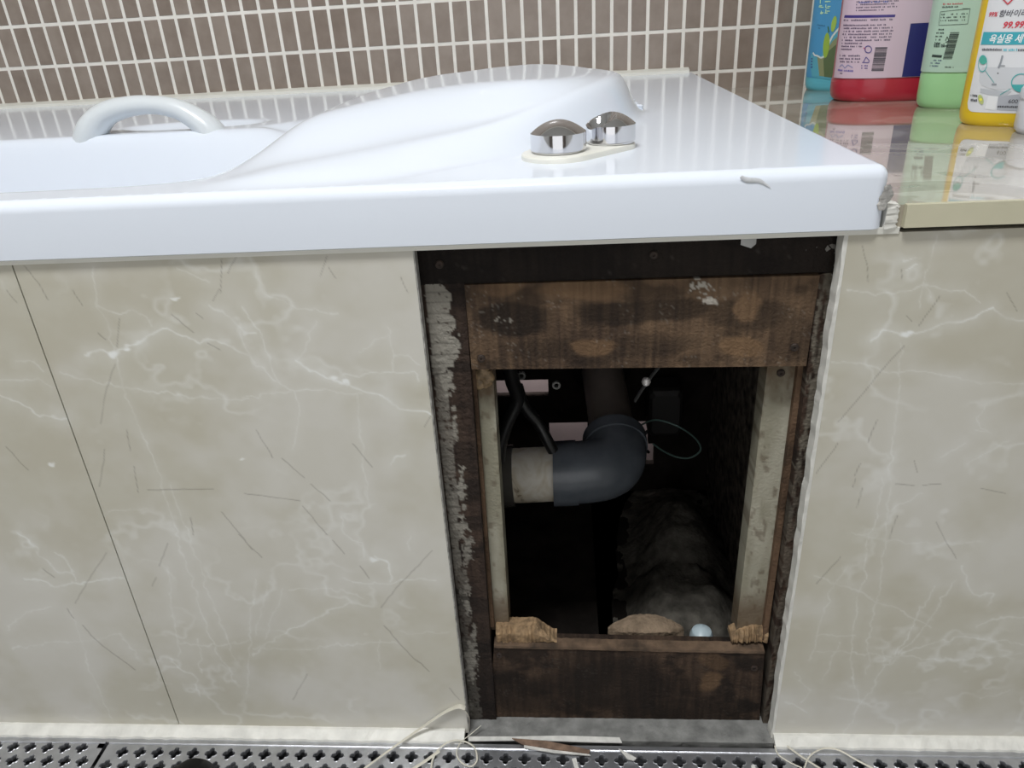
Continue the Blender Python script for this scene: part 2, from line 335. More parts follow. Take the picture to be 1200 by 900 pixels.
# ragged white mortar along the right tile's cut edge
mb = MB(); rs = []
for i in range(70):
    z = .498*(1-i/69); w_ = .0022+.0012*random.random(); rs.append([(.3975-w_, -.0002-.0008*random.random(), z), (.3975-w_-.0006, .010, z), (.3976, .010, z), (.3976, -.0004, z)])
mb.rings(rs); mb.build('mortar_edge', M['sealant'], ap, False)
MB().box(.0988, .1000, .0006, .0095, .0, .4975).build('tile_edge', M['dirty'], ap)
mb = MB(); rs = []
for i in range(80):
    x = -1.0+1.43*i/79; rs.append([(x, -.0008, .4968), (x, .0095, .4968), (x, .0095, .5012), (x, -.0008-.0006*random.random(), .5012)])
mb.rings(rs); mb.build('sealant_line', M['ivory'], ap, False)
# base trim
mb = MB()
def bead(x0, x1):
    rs = []
    for i in range(int((x1-x0)/.006)+1):
        x = x0+i*.006; j = random.random()*.0012; rs.append([(x, .004, 0), (x, -.0125-j, -.001), (x, -.0115-j, .002+.001*random.random()), (x, -.003, .0062+.0006*random.random()), (x, .004, .0065)])
    mb.rings(rs)
bead(-.6, .0985); bead(.3965, .8); struct(mb.build('trim_1', M['sealant'], smooth=False))
struct(MB().box(.0985, .3965, -.006, .04, -.02, -.0005).build('floor_cement', mat('cement', (.21, .21, .20), .85, bump=.8, bscale=150, var=.35, vscale=60)))
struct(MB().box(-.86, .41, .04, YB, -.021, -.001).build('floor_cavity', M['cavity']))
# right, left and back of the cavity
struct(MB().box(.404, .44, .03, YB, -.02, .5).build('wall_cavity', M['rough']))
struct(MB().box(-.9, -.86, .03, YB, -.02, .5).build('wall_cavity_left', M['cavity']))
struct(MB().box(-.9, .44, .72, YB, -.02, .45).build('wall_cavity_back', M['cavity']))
# trim bead behind the tub
mb = MB(); rs = []
for i in range(101):
    x = -1.2+1.606*i/100; h = .004+.0006*random.random(); rs.append([(x, YB+.002, ZT-.004), (x, YB-.014, ZT-.004), (x, YB-.013, ZT+h), (x, YB-.004, ZT+h+.003), (x, YB+.002, ZT+h+.004)])
mb.rings(rs); struct(mb.build('trim_2', M['ivory']))

# ================================================================ BATHTUB
bt = empty('bathtub', (-.2, .39, ZT), 'glossy white acrylic bathtub with rounded front rim and raised headrest hump', 'bathtub')
NEAR = [(-1.1, .045), (-.3, .04), (-.085, .040), (-.027, .056), (.038, .074), (.099, .102), (.165, .135), (.215, .18), (.248, .24), (.262, .30)]
FAR = [(.262, .34), (.245, .40), (.21, .455), (.16, .497), (.107, .522), (.028, .53), (-.04, .50), (-.085, .43), (-.14, .365), (-.22, .348), (-1.1, .348)]
cm = catmull([Vector((*p, 0)) for p in NEAR+FAR], 5)
POLY = [(p.x, p.y) for p in cm]
def inside(x, y):
    c = np.zeros(x.shape, bool)
    for (x0, y0), (x1, y1) in zip(POLY, POLY[1:]+POLY[:1]):
        k = ((y0 > y) != (y1 > y)); c ^= k & (x < (x1-x0)*(y-y0)/((y1-y0) or 1e-9)+x0)
    return c
R = .0085; YF = -.0039
xs = np.concatenate([np.arange(-1.0, -.5, .012), np.arange(-.5, .30, .0035), np.linspace(.30, XR-R, 16)])
ys = np.concatenate([np.linspace(YF+R, .03, 8), np.arange(.0335, .56, .0035), np.linspace(.565, YB-.001, 30)])
X, Y = np.meshgrid(xs, ys); xf = X.ravel(); yf = Y.ravel()
d = segdist(xf, yf, POLY); ins = inside(xf, yf)
e = np.clip(.123*(xf+.085), 0, 1)*sst(-.085, .0, xf); e = np.minimum(e, .0415-.004*sst(.0, .30, np.abs(yf-.25)))*(.72+.28*sst(.12, .24, xf))
wout = .075-.050*sst(.05, .24, xf)
out = e*(1-sst(0, 1, d/wout))*sst(YF+R, .035, yf)
lip = .010
prof = sst(0, 1, d/.09)                                   # side walls of the basin
dep = np.maximum(.24*sst(.13, -.30, xf), 0)*sst(0, .15, d)+.003*sst(0, .05, d)*sst(.1, -.05, xf)
rz = np.interp(xf, [-.16, -.09, -.021, .03, .069, .128, .171, .225, .25, .262, .272], [.0, .013, .028, .036, .041, .0455, .0465, .0440, .0415, .038, .034])
# in the straight bathing part (left) the side wall is steep
steep = sst(-.06, -.34, xf); dep = dep*(1-steep)+steep*np.minimum(.31, 1.9*np.maximum(d-.003, 0)+.1*d)
dome = sst(-.20, .0, xf); zin = ZT+e-dep*(1-dome)+dome*np.maximum(rz-e, 0)*sst(-.01, 1, d/(.115-.085*sst(.08, .22, xf)))
zf = np.where(ins, zin, ZT+out)
# soap shelf dip behind the handle
dip = .007*sst(1, .6, np.hypot((xf+.235)/.095, (yf-.41)/.035)); zf = zf-np.where(ins, 0, dip)
# rounding of the inner edge: smooth a little
Zg = zf.reshape(X.shape)
for _ in range(7):
    k = Zg.copy(); k[1:-1, 1:-1] = (Zg[1:-1, 1:-1]*4+Zg[:-2, 1:-1]+Zg[2:, 1:-1]+Zg[1:-1, :-2]+Zg[1:-1, 2:])/8; Zg = k
pts = np.stack([X, Y, Zg], -1).reshape(-1, 3); nx, ny = len(xs), len(ys); idx = np.arange(nx*ny).reshape(ny, nx)
fc = np.stack([idx[:-1, :-1], idx[:-1, 1:], idx[1:, 1:], idx[1:, :-1]], -1).reshape(-1, 4)
tb = MB(); tb.v = [tuple(p) for p in pts.tolist()]; tb.f = [tuple(q) for q in fc.tolist()]; tb.m = [0]*len(tb.f)
pr = [(R*math.sin(a), -R+R*math.cos(a)) for a in np.linspace(0, math.pi/2, 7)]+[(R, -.0415), (R-.002, -.0425), (-.012, -.0425)]
path = [((x, YF+R), (0, -1)) for x in xs[::6]]+[((XR-R, YF+R), (math.sin(a), -math.cos(a))) for a in np.linspace(0, math.pi/2, 7)]+[((XR-R-.005*(y-YF)/.79, y), (1, 0)) for y in np.linspace(.02, YB-.001, 30)]
tb.rings([[(p[0]+nrm[0]*o, p[1]+nrm[1]*o, ZT+z) for o, z in pr] for p, nrm in path], False, False, closed=False)
bm_me = tb.mesh('tub_shell', True, 50, [M['acrylic']])
bm = bmesh.new(); bm.from_mesh(bm_me); bmesh.ops.remove_doubles(bm, verts=bm.verts, dist=.0002); bm.to_mesh(bm_me); bm.free()
local(put('tub_shell', bm_me, bt), bt)
# grab handle
hp = [PY(104, 176, .363), PY(109, 152, .363), PY(124, 134, .363), PY(150, 125, .363), PY(180, 123, .363), PY(208, 128, .363), PY(231, 140, .363), PY(247, 154, .363), PY(258, 176, .363)]
MB().tube([tuple(p) for p in hp], [.018, .0165, .013, .011, .0100, .011, .013, .0155, .018], 20, 8, up=(0, 1, 0), flat=1.2).build('grab_handle', M['handle'], bt, angle=60)
# putty and grime at the rim's broken right corner
def lump(mb, c, r, n=10, seed=0, sq=(1, 1, 1)):
    rd = random.Random(seed); v = []; f = []
    rows = 6
    rs = []
    for i in range(1, rows):
        t = math.pi*i/rows
        rs.append([(c[0]+sq[0]*r*math.sin(t)*math.cos(2*math.pi*j/n)*(.7+.6*rd.random()), c[1]+sq[1]*r*math.sin(t)*math.sin(2*math.pi*j/n)*(.7+.6*rd.random()), c[2]+sq[2]*r*math.cos(t)) for j in range(n)])
    mb.rings(rs)
mb = MB()
for i, (px, py, r) in enumerate([(1040, 222, .0025), (1037, 232, .0035), (1034, 240, .003), (1041, 228, .003)]): lump(mb, PY(px, py, YF-.0002), r, 9, i, (1, .25, 1.4))
mb.build('torn_sealant', M['dirty'], bt, False)
mb = MB(); mb.tube([tuple(PY(*q, YF-.0003)) for q in [(868, 207), (876, 211), (890, 212), (903, 220)]], [.0010, .0018, .0014, .0003], 8, 3, flat=.2, up=(0, 1, 0)); mb.build('putty_smear', mat('putty_smear', (.66, .68, .70), .4, var=.15, vscale=200), bt)
mb = MB()
for i, (px, py, r) in enumerate([(742, 124, .006), (748, 126, .005), (738, 119, .005), (745, 133, .003)]): mb = MB(); lump(mb, PZ(px, py, ZT+.002), r, 10, i+5, (1, 1, .8)); mb.build('caulk_patch', M['acrylic'], bt)


# ================================================================ TAP
tp = empty('bath_tap', (.2235, .095, ZT), 'pair of round chrome tap knobs on an ivory oval plate, on bathtub rim', 'tap')
A = np.array([.2030, .0800]); B = np.array([.2440, .1100]); ra, rb = .0285, .0195
ax = (B-A)/np.linalg.norm(B-A); th0 = math.atan2(ax[1], ax[0]); L = np.linalg.norm(B-A); al = math.acos((ra-rb)/L)
out = [(A+ra*np.array([math.cos(th0+t), math.sin(th0+t)])) for t in np.linspace(al, 2*math.pi-al, 40)]+[(B+rb*np.array([math.cos(th0+t), math.sin(th0+t)])) for t in np.linspace(-al, al, 24)]
cen = (A+B)/2
rs = [[(*(cen+(p-cen)*s), ZT+z) for p in out] for s, z in ((.6, -.001), (1, -.001), (1, .0028), (.985, .0038), (.95, .0043), (.5, .0045))]
MB().rings(rs).build('tap_plate', M['ivory'], tp)
def knob(c, r, h, dome, scoop):
    rs = []; n = 64
    prof = [(r*.93, 0), (r*.95, .0012), (r, .0018)]+[(r, h*q) for q in (.3, .6, .9)]+[(r, h)]
    rr = [1*math.cos(a) for a in np.linspace(0, math.pi/2, 18)][1:-1]
    for q in prof: rs.append([(c[0]+q[0]*math.cos(2*math.pi*j/n), c[1]+q[0]*math.sin(2*math.pi*j/n), ZT+.0045+q[1]) for j in range(n)])
    for q in [.955, .91, .86, .8, .74, .67, .6, .53, .46, .38, .3, .22, .14, .06]:
        rs.append([(c[0]+r*q*math.cos(2*math.pi*j/n), c[1]+r*q*math.sin(2*math.pi*j/n), ZT+.0045+h+dome*(1-q*q)) for j in range(n)])
    # finger scoop cut out of the dome
    o = []
    for ring in rs:
        nr = []
        for x, y, z in ring:
            dx, dy = x-c[0]-scoop[0], y-c[1]-scoop[1]; q = math.hypot(dx, dy)/scoop[2]
            zl = ZT+.0045+h+dome-scoop[3]*(1-q*q) if q < 1 else 9
            nr.append((x, y, min(z, max(zl, ZT+.0045+h*.45))))
        o.append(nr)
    return MB().rings(o)
local(knob(A, .0212, .0140, .0090, (.010, .018, .016, .011)).build('tap_knob', M['chrome'], tp, angle=28), None)
local(knob(B, .0195, .0140, .0090, (-.0105, -.0065, .0150, .0145)).build('tap_knob', M['chrome'], tp, angle=28), None)

# ================================================================ SHELF
sh = empty('shelf', (.8, .4, ZS), 'glossy cream marble ledge beside the tub with beige front edge', 'shelf')
MB().box(.4215, 1.5, .0005, YB, .5005, ZS).build('slab', M['shelf'], sh, False)
b_ = MB(); b_.box(.431, 1.5, -.0045, .0003, .5015, ZS+.0008); b_.build('edge_strip', M['edge'], sh, False)
mb = MB(); rs = []
for i in range(12):
    z = .5005+.0165*i/11; k = .0012*random.random(); rs.append([(.419, -.003+k, z), (.4255+.004*abs(math.sin(i*1.7))*.6, -.002+k*.5, z), (.427, .006, z), (.419, .006, z)])
mb.rings(rs); 
for i in range(8): lump(mb, (.4215+.006*random.random(), .002+.02*random.random(), ZS-.0003), .0035, 8, i+30, (1, 1.6, .4))
mb.build('broken_grout', M['sealant'], sh, False)
MB().tube([(.4200, .004, ZS), (.4195, .2, ZS+.0005), (.417, .5, ZS), (.416, .78, ZS)], .0022, 8, 6).build('sealant_joint', M['ivory'], sh)

# ================================================================ ACCESS OPENING: wooden frame
fr = empty('access_frame', (.245, .03, 0), 'stained plywood and batten frame around the open hatch under bathtub', 'wooden frame')
def woodcol(base, light, blobs=(), gx=25, gz=400, darkn=.55, flecks=.0, stripes=0):
    base = np.array(S(*base)); light = np.array(S(*light))
    def f(px, py, x, z):
        gr = fbm(x*gz+3, z*gx, 3); st = fbm(x*40+11, z*55, 4); bg = fbm(x*14+5, z*22+3, 4)
        t = sst(.25, .75, .45*gr+.55*bg)[:, None]; col = base*(1-t)+light*t
        dk = sst(.5, .72, st)*darkn
        for (bx, by, rx, ry, v) in blobs:
            q = np.hypot((px-bx+(st-.5)*30)/rx, (py-by+(bg-.5)*26)/ry); k = sst(1.15, .75, q)
            if v < 0: dk = np.maximum(dk, k*-v)
            else: dk = dk*(1-k); col = col*(1-k[:, None]*v)+np.array(S(132, 104, 76))*k[:, None]*v
        col = col*(1-dk[:, None])+np.array(S(26, 22, 20))*dk[:, None]
        fl = sst(.80, .86, vn(x*900, z*900))*sst(.55, .7, fbm(x*60+40, z*60, 2))*flecks
        col = col*(1-fl[:, None])+np.array(S(185, 180, 170))*fl[:, None]
        return col
    return f
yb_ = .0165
head = board('header_board', [(.094, .4995), (.405, .4995), (.405, .4655), (.094, .4655)], yb_, .016, woodcol((26, 22, 20), (40, 34, 30), flecks=.05), M['wood'], fr, .0022, .0006)  # mouldy black, with the shadow band under the rim also put into the colour
topb = woodcol((64, 51, 42), (112, 91, 71), [(600, 372, 45, 22, -.8), (760, 366, 90, 14, -.7), (880, 372, 55, 20, -.55), (560, 340, 30, 18, -.3), (700, 405, 120, 14, -.4), (930, 400, 30, 30, -.4),
    (878, 362, 18, 19, .35), (690, 340, 55, 16, .35), (690, 402, 28, 12, .45), (870, 408, 26, 12, .5), (590, 335, 30, 12, .25)], flecks=.15)
def topc(px, py, x, z):
    c = topb(px, py, x, z)
    q = np.hypot((px-828)/13, (py-352)/(6))+(fbm(x*300, z*300, 3)-.5)*1.6; k = sst(.9, .7, q)[:, None]; c = c*(1-k)+np.array(S(178, 172, 162))*k
    q = np.hypot((px-821)/14, (py-334)/9)+(fbm(x*500, z*500, 2)-.5)*3.6; k = sst(.35, .2, q)[:, None]; c = c*(1-k)+np.array(S(170, 165, 155))*k
    q = np.hypot((px-592)/12, (py-374)/6)+(fbm(x*500+5, z*500, 2)-.5)*3; k = sst(.3, .15, q)[:, None]*.7; return c*(1-k)+np.array(S(150, 145, 135))*k
def W2(px, py, y): p = PY(px, py, y); return (p[0], p[2])
board('top_plank', [(.1315, .465), W2(960, 322, yb_), W2(944, 428, yb_), (.1315, W2(555, 432, yb_)[1])], yb_-.0015, .014, topc, M['wood'], fr, .0014, .0005)
def stile(px, py, x, z):
    c = woodcol((50, 40, 35), (76, 62, 53), darkn=.6)(px, py, x, z)
    n1 = fbm(x*330, z*260, 4); n2 = fbm(x*120+9, z*90, 3); t = (py-300)/555.; xe = 492+60*t
    # horizontal dark trowel marks, black towards the foot
    s2 = sst(.5, .62, fbm(x*9, z*60+4, 3))[:, None]*.5; c = c*(1-s2)+np.array(S(27, 24, 23))*s2
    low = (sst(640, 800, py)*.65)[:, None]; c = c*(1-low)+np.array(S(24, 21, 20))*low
    # ribbed thin-set left along the tile edge, breaking up downwards
    rib = .70+.30*(((z*1000) % 8.5) > 1.6)
    wd = np.where(py < 430, 25+6*(n2-.5)*4, np.where(py < 600, 11, 9+4*(n2-.5)*4))
    k = sst(.30, .42, n1+.10*(py < 430))*(px > xe+1)*(px < xe+4+wd)*(py > 322)*np.where(py < 430, 1, .62)
    k = k*(1-sst(640, 700, py)*.6)
    for bx, by, rx, ry, v in [(524, 445, 9, 20, 1), (532, 478, 3, 5, .9), (533, 505, 3, 16, .9), (541, 575, 5, 24, 1), (533, 600, 5, 18, .8), (541, 620, 9, 16, .9), (548, 640, 7, 18, .7), (545, 690, 5, 9, .6), (548, 712, 5, 12, .8), (556, 745, 3, 14, .7), (552, 775, 8, 20, .75), (550, 830, 5, 8, .5), (536, 655, 3, 16, .6)]:
        q = np.hypot((px-bx)/rx, (py-by)/ry)+(n1-.5)*2.6; k = np.maximum(k, sst(1., .75, q)*v)
    k = k[:, None]*.88; col = c*(1-k)+np.array(S(152, 148, 138))[None]*rib[:, None]*k
    return col
board('left_stile', [(.094, .466), (.1312, .466), (.1255, 0), (.094, 0)], yb_, .02, stile, M['wood'], fr, .0013, .0012)
def rstile(px, py, x, z):
    c = woodcol((44, 34, 29), (72, 57, 47), darkn=.6)(px, py, x, z)
    ed = .3885+.002*(fbm(z*160, z*0+8, 3)-.5)*3
    k = ((x > ed)*sst(.35, .5, fbm(x*300, z*90+3, 3)))[:, None]*np.where(z > .3, .75, .4)[:, None]; return c*(1-k)+np.array(S(118, 112, 100))*k
board('right_stile', [W2(960, 322, yb_), (.404, .466), (.404, 0), W2(892, 862, yb_)], yb_+.0002, .018, rstile, M['wood'], fr, .0013, .0012)
def batt(px, py, x, z):
    b = np.array(S(142, 138, 120)); l = np.array(S(168, 164, 148)); t = sst(.3, .7, fbm(x*60, z*14, 4))[:, None]; c = b*(1-t)+l*t
    k = sst(.6, .72, fbm(x*200, z*90+7, 3))[:, None]*.5; c = c*(1-k)+np.array(S(84, 66, 48))*k
    k = (sst(.345, .385, z+.02*(fbm(x*90, z*90, 3)-.5)*2)*.8+sst(.165, .13, z)*.75)[:, None]; k = np.clip(k, 0, 1)
    return c*(1-k)+np.array(S(88, 66, 44))*k
yl = .032
board('left_batten', [W2(556, 428, yl), W2(577, 428, yl), W2(597, 738, yl), W2(576, 738, yl)], yl, .022, batt, M['batten'], fr, .0016, .0004)
board('right_batten', [W2(900, 424, yl), W2(938, 424, yl), W2(894, 745, yl), W2(862, 745, yl)], yl, .022, batt, M['batten'], fr, .0016, .0004)
bro = woodcol((74, 58, 45), (118, 94, 74), darkn=.4)
board('batten_side_strip', [W2(936, 425, .026), W2(944, 425, .026), W2(899, 750, .026), W2(893, 750, .026)], .026, .02, bro, M['wood'], fr, .0014, .0005)
board('batten_side_strip', [W2(552, 430, .026), W2(557, 430, .026), W2(579, 735, .026), W2(573, 735, .026)], .026, .02, bro, M['wood'], fr, .0014, .0005)
botc = woodcol((44, 35, 29), (82, 66, 54), [(836, 797, 18, 13, .35), (836, 772, 18, 10, .2), (720, 800, 70, 35, -.6), (640, 815, 90, 25, -.5), (800, 830, 90, 16, -.5)], darkn=.75, flecks=.04)
yq = .020
board('bottom_plank', [W2(579, 757, yq), W2(896, 764, yq), W2(889, 856, yq), W2(572, 848, yq)], yq, .018, botc, M['wood'], fr, .0015, .0008)
a = W2(579, 757, yq); b = W2(896, 764, yq)
mb = MB(); rs = []
for i in range(60):
    x = a[0]+(b[0]-a[0])*i/59; z = a[1]+(b[1]-a[1])*i/59+.0008*random.random()
    rs.append([(x, yq-.001, z-.002), (x, yq-.0008, z+.0008), (x, .0305, z+.001+.0005*random.random()), (x, .0305, z-.003)])
mb.rings(rs); mb.build('sill', mat('sill_wood', (.105, .068, .042), .8, bump=.5, bscale=200, var=.6, vscale=70), fr, False)
def chunk(p0, p1, h, seed, name='splintered_chunk'):
    rd = random.Random(seed); rs = []
    n_ = 34
    for i in range(n_):
        t = i/(n_-1); x = p0[0]+(p1[0]-p0[0])*t; y = p0[1]; z0 = p0[2]+(p1[2]-p0[2])*t
        hh = h(t)+rd.uniform(-.0006, .0006); dy = rd.uniform(-.0015, .0015)
        rs.append([(x, y-.004+dy, z0), (x, y-.0045+dy, z0+hh*.55), (x, y-.001+dy, z0+hh), (x, y+.012, z0+hh*.9), (x, y+.014, z0)])
    MB().rings(rs).build(name, M['chip'], fr, False)
zs_ = a[1]+.0012
chunk((.1315, .028, zs_), (.190, .028, zs_), lambda t: .0185 if t < .65 else .0185-.022*(t-.65)/.35*.9, 1)
chunk((.355, .030, zs_-.001), (.3885, .030, zs_-.001), lambda t: .006+.011*math.sin(min(1, t*1.3)*math.pi*.6), 2)
mb = MB()
for i, (px, py) in enumerate([(560, 440), (566, 436), (572, 441), (569, 447), (561, 449)]): lump(mb, PY(px, py, .03), .005, 9, i+60, (1, .8, 1.2))
mb.build('glue_drip', mat('dried_glue', (.22, .15, .08), .5, bump=.6, bscale=300, var=.5, vscale=200), fr)
def screw(px, py, y, r=.0032):
    c = PY(px, py, y); rs = []
    for rr, dy in ((r, .001), (r, -.0006), (r*.8, -.0012), (r*.3, -.0012), (r*.25, -.0002)): rs.append([(c[0]+rr*math.cos(t), c[1]+dy, c[2]+rr*math.sin(t)) for t in np.linspace(0, 2*math.pi, 17)[:-1]])
    MB().rings(rs).build('screw', M['rust'], fr)
for q in [(564, 420, yb_-.002), (931, 407, yb_-.002), (915, 437, yl-.0005), (884, 783, yq-.0008), (766, 299, yb_-.001), (515, 310, yb_-.001), (585, 768, yq-.0008)]: screw(*q)
mb = MB()
for i, (px, py, r) in enumerate([(975, 291, .0055), (957, 289, .004), (978, 310, .005), (975, 325, .004), (945, 292, .0035)]): lump(mb, PY(px, py, yb_+.0015), r, 11, i+90, (1, .35, 1.1))
mb.build('mortar_dab', mat('old_mortar', (.17, .16, .145), .9, bump=1, bscale=200, var=.5, vscale=150), fr, False)

# ================================================================ INSIDE THE CAVITY
pp = empty('drain_pipe', (.22, .2, .17), 'grey plastic elbow drain pipe with cream section seen through the hatch', 'pipe')
ZC = .177
MB().tube([(.192, .2, ZC-.001), (.206, .2, ZC), (.222, .2, ZC+.001), (.240, .203, ZC+.002), (.2535, .212, ZC+.004), (.2585, .228, ZC+.008), (.259, .245, ZC+.011), (.2588, .248, ZC+.0115)], .0352, 40, 5).build('elbow', M['pvc'], pp, angle=50)
MB().tube([(.1875, .2, ZC-.001), (.190, .2, ZC-.001), (.214, .2, ZC)], .0368, 40, 1).tube([(.2587, .236, ZC+.0095), (.2585, .252, ZC+.0125)], .0372, 40, 1).build('elbow_socket', M['pvc'], pp, angle=50)
def cream(px, py, x, z): return None
M['cream'] = mat('cream_pipe', (.50, .45, .34), .45)
nt = M['cream'].node_tree; tc = nt.nodes.new('ShaderNodeTexCoord'); n_ = nt.nodes.new('ShaderNodeTexNoise'); n_.inputs['Scale'].default_value = 38; n_.inputs['Detail'].default_value = 6; n_.inputs['Distortion'].default_value = 1.5
r_ = nt.nodes.new('ShaderNodeValToRGB'); r_.color_ramp.elements[0].position = .30; r_.color_ramp.elements[0].color = (.13, .075, .035, 1); r_.color_ramp.elements[1].position = .38; r_.color_ramp.elements[1].color = (.62, .55, .42, 1)
e_ = r_.color_ramp.elements.new(.62); e_.color = (.78, .74, .65, 1)
nt.links.new(tc.outputs['Object'], n_.inputs['Vector']); nt.links.new(n_.outputs[0], r_.inputs[0]); nt.links.new(r_.outputs[0], nt.nodes['Principled BSDF'].inputs['Base Color'])
MB().tube([(.140, .2, ZC-.003), (.19, .2, ZC-.001)], .0310, 40, 1).build('cream_pipe', M['cream'], pp, angle=50)
MB().tube([(.06, .2, ZC-.006), (.122, .2, ZC-.004)], .033, 36, 1).tube([(.121, .2, ZC-.004), (.1435, .2, ZC-.003)], .0355, 36, 1).tube([(.129, .2, ZC-.004), (.1325, .2, ZC-.004)], .0365, 36, 1).build('black_coupling', M['blackgl'], pp, angle=50)
MB().tube([(.2587, .240, ZC+.010), (.250, .40, ZC+.040)], .0268, 36, 1).build('rear_pipe', M['pvcd'], pp, angle=50)
MB().tube([(.2505, .385, ZC+.037), (.249, .41, ZC+.042)], .038, 30, 1).build('pipe_collar', M['black'], pp, angle=50)
# back board with cut-outs
def holed(name, x0, x1, z0, z1, y, th, holes, m, parent):
    xs_ = sorted({x0, x1, *[h[0] for h in holes], *[h[1] for h in holes]}); zs2 = sorted({z0, z1, *[h[2] for h in holes], *[h[3] for h in holes]})
    mb = MB()
    for i in range(len(xs_)-1):
        for j in range(len(zs2)-1):
            cx, cz = (xs_[i]+xs_[i+1])/2, (zs2[j]+zs2[j+1])/2
            if any(h[0] < cx < h[1] and h[2] < cz < h[3] for h in holes): continue
            mb.box(xs_[i], xs_[i+1], y, y+th, zs2[j], zs2[j+1])
    return mb.build(name, m, parent, False)
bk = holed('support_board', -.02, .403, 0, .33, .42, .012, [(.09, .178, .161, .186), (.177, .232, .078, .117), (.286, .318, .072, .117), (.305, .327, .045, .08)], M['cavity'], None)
tag(bk, 'dark board with cut-out openings behind the drain pipe', 'board')
tag(MB().box(.0, .38, .50, .515, 0, .30).build('foam_sheet', M['foam'], None, False), 'pale pink foam sheet showing through the gaps behind drain pipe', 'foam sheet')
# black hoses
def hose(name, pl, r, m, label, cat, ys_=None, **k):
    pts = [tuple(PY(px, py, y)) for px, py, y in pl]; return tag(MB().tube(pts, r, 12, 6, **k).build(name, m, None, angle=60), label, cat)
hose('hose', [(596, 425, .15), (600, 445, .16), (606, 468, .17), (594, 495, .17), (586, 520, .17), (584, 540, .17)], .0075, M['hose'], 'black hose hanging left behind the hatch batten', 'hose')
hose('hose', [(606, 452, .175), (614, 475, .175), (630, 495, .175), (641, 515, .17), (648, 528, .17)], .0062, M['hose'], 'thinner black hose running down to the cream pipe section', 'hose')
hose('cable', [(748, 500, .32), (768, 492, .30), (795, 500, .29), (815, 514, .29), (821, 527, .29), (810, 536, .29), (795, 536, .29), (778, 529, .30), (765, 520, .31)], .0011, M['wire'], 'thin pale green cable loop right of the drain pipe', 'cable')
hose('cable', [(770, 500, .40), (758, 506, .39), (752, 520, .39), (760, 530, .40)], .0022, M['hose'], 'short black cable in front of the pale gap beside elbow', 'cable')
pm = empty('pump', tuple(PY(775, 480, .36)), 'dark motor housing in the shadow right of the drain pipe', 'pump')
c = PY(778, 478, .37)
rs = [[(c[0]+.022*sx*k, c[1]-.02+dy, c[2]+.035*sz*k) for sx, sz in [(-1, -.8), (-.8, -1), (.8, -1), (1, -.8), (1, .8), (.8, 1), (-.8, 1), (-1, .8)]] for k, dy in ((.8, 0), (.95, .004), (1, .01), (1, .04))]
local(MB().rings(rs).build('housing', mat('pump_plastic', (.018, .017, .016), .5), None, False), None)
bpy.data.objects['housing'].parent = pm; local(bpy.data.objects['housing'], pm)
c = PY(757, 446, .10)
cl = empty('metal_clip', tuple(c), 'bright metal clip and bolt hanging below the top plank', 'clip')
MB().tube([tuple(PY(772, 430, .10)), tuple(PY(764, 440, .10)), tuple(PY(752, 457, .10)), tuple(PY(744, 470, .10))], .0032, 8, 3, flat=.4).build('clip_arm', mat('galvanised', (.25, .25, .25), .4, .8, var=.2), cl)
lb = MB(); lb.lathe((c[0], c[1]-.002, c[2]), [(.001, -.004), (.003, -.003), (.0042, 0), (.003, .003), (.001, .004)], 16); lb.build('bolt_head', mat('bright_bolt', (.75, .72, .70), .3, .3, var=.1), cl)
for (px, py, lab) in [(652, 452, 'small grey ring nut left of the rear pipe'), (611, 441, 'small grey ring nut beside the black hose')]:
    c = PY(px, py, .2); rs = []
    for rr, dy in ((.0045, .004), (.0045, 0), (.0025, 0), (.0022, .004)): rs.append([(c[0]+rr*math.cos(t), c[1]+dy, c[2]+rr*math.sin(t)) for t in np.linspace(0, 2*math.pi, 17)[:-1]])
    tag(MB().rings(rs).build('ring_nut', mat('dull_metal', (.2, .2, .19), .5, .5, var=.2), None), lab, 'nut')
# rubble
gx, gy = np.meshgrid(np.linspace(.235, .404, 60), np.linspace(.075, .42, 90))
q = np.hypot((gx-.345)/.066, (gy-.26)/.16); h1 = .064*sst(1.1, .15, q)
q2 = np.hypot((gx-.335)/.068, (gy-.17)/.10); h2 = .04*sst(1.05, .4, q2)
h = np.maximum(h1*sst(.15, .25, gy), h2)+.012*(fbm(gx*60, gy*60, 4)-.5)*sst(1.2, .9, np.minimum(q, q2))
mb = MB(); ii = np.arange(gx.size).reshape(gx.shape)
mb.add(np.stack([gx, gy, h-.001], -1).reshape(-1, 3).tolist(), np.stack([ii[:-1, :-1], ii[:-1, 1:], ii[1:, 1:], ii[1:, :-1]], -1).reshape(-1, 4).tolist())
tag(mb.build('mortar_mound', M['rock'], None), 'heap of grey mortar rubble on the floor inside the hatch', 'rubble')
mb = MB(); rs = []
for i in range(26):
    t = i/25; x = .2405+.075*t; hh = (.0905+.004*math.sin(t*math.pi)**.5+.0015*random.random())*min(1, .955+.05*math.sin(t*math.pi)); w_ = .012*math.sin(math.pi*(.06+.88*t))
    rs.append([(x, .055-w_, 0), (x, .055-w_*.9, hh-.004), (x, .055-w_*.3, hh), (x, .055+w_, hh-.001), (x, .055+w_*1.2, 0)])
mb.rings(rs); tag(mb.build('sandy_lump', M['sand'], None), 'light brown lump of sandy mortar behind the bottom plank', 'mortar lump')
c = PY(822, 744, .06)
mb = MB(); mb.lathe((c[0], c[1], 0), [(.0105, 0), (.0105, c[2]-.006), (.0118, c[2]-.005), (.0116, c[2]+.0), (.0095, c[2]+.0055), (.005, c[2]+.0085), (.001, c[2]+.0095)], 28)
tag(mb.build('pipe_stub', M['cap'], None), 'pale capped pipe stub poking up behind the bottom plank', 'pipe')

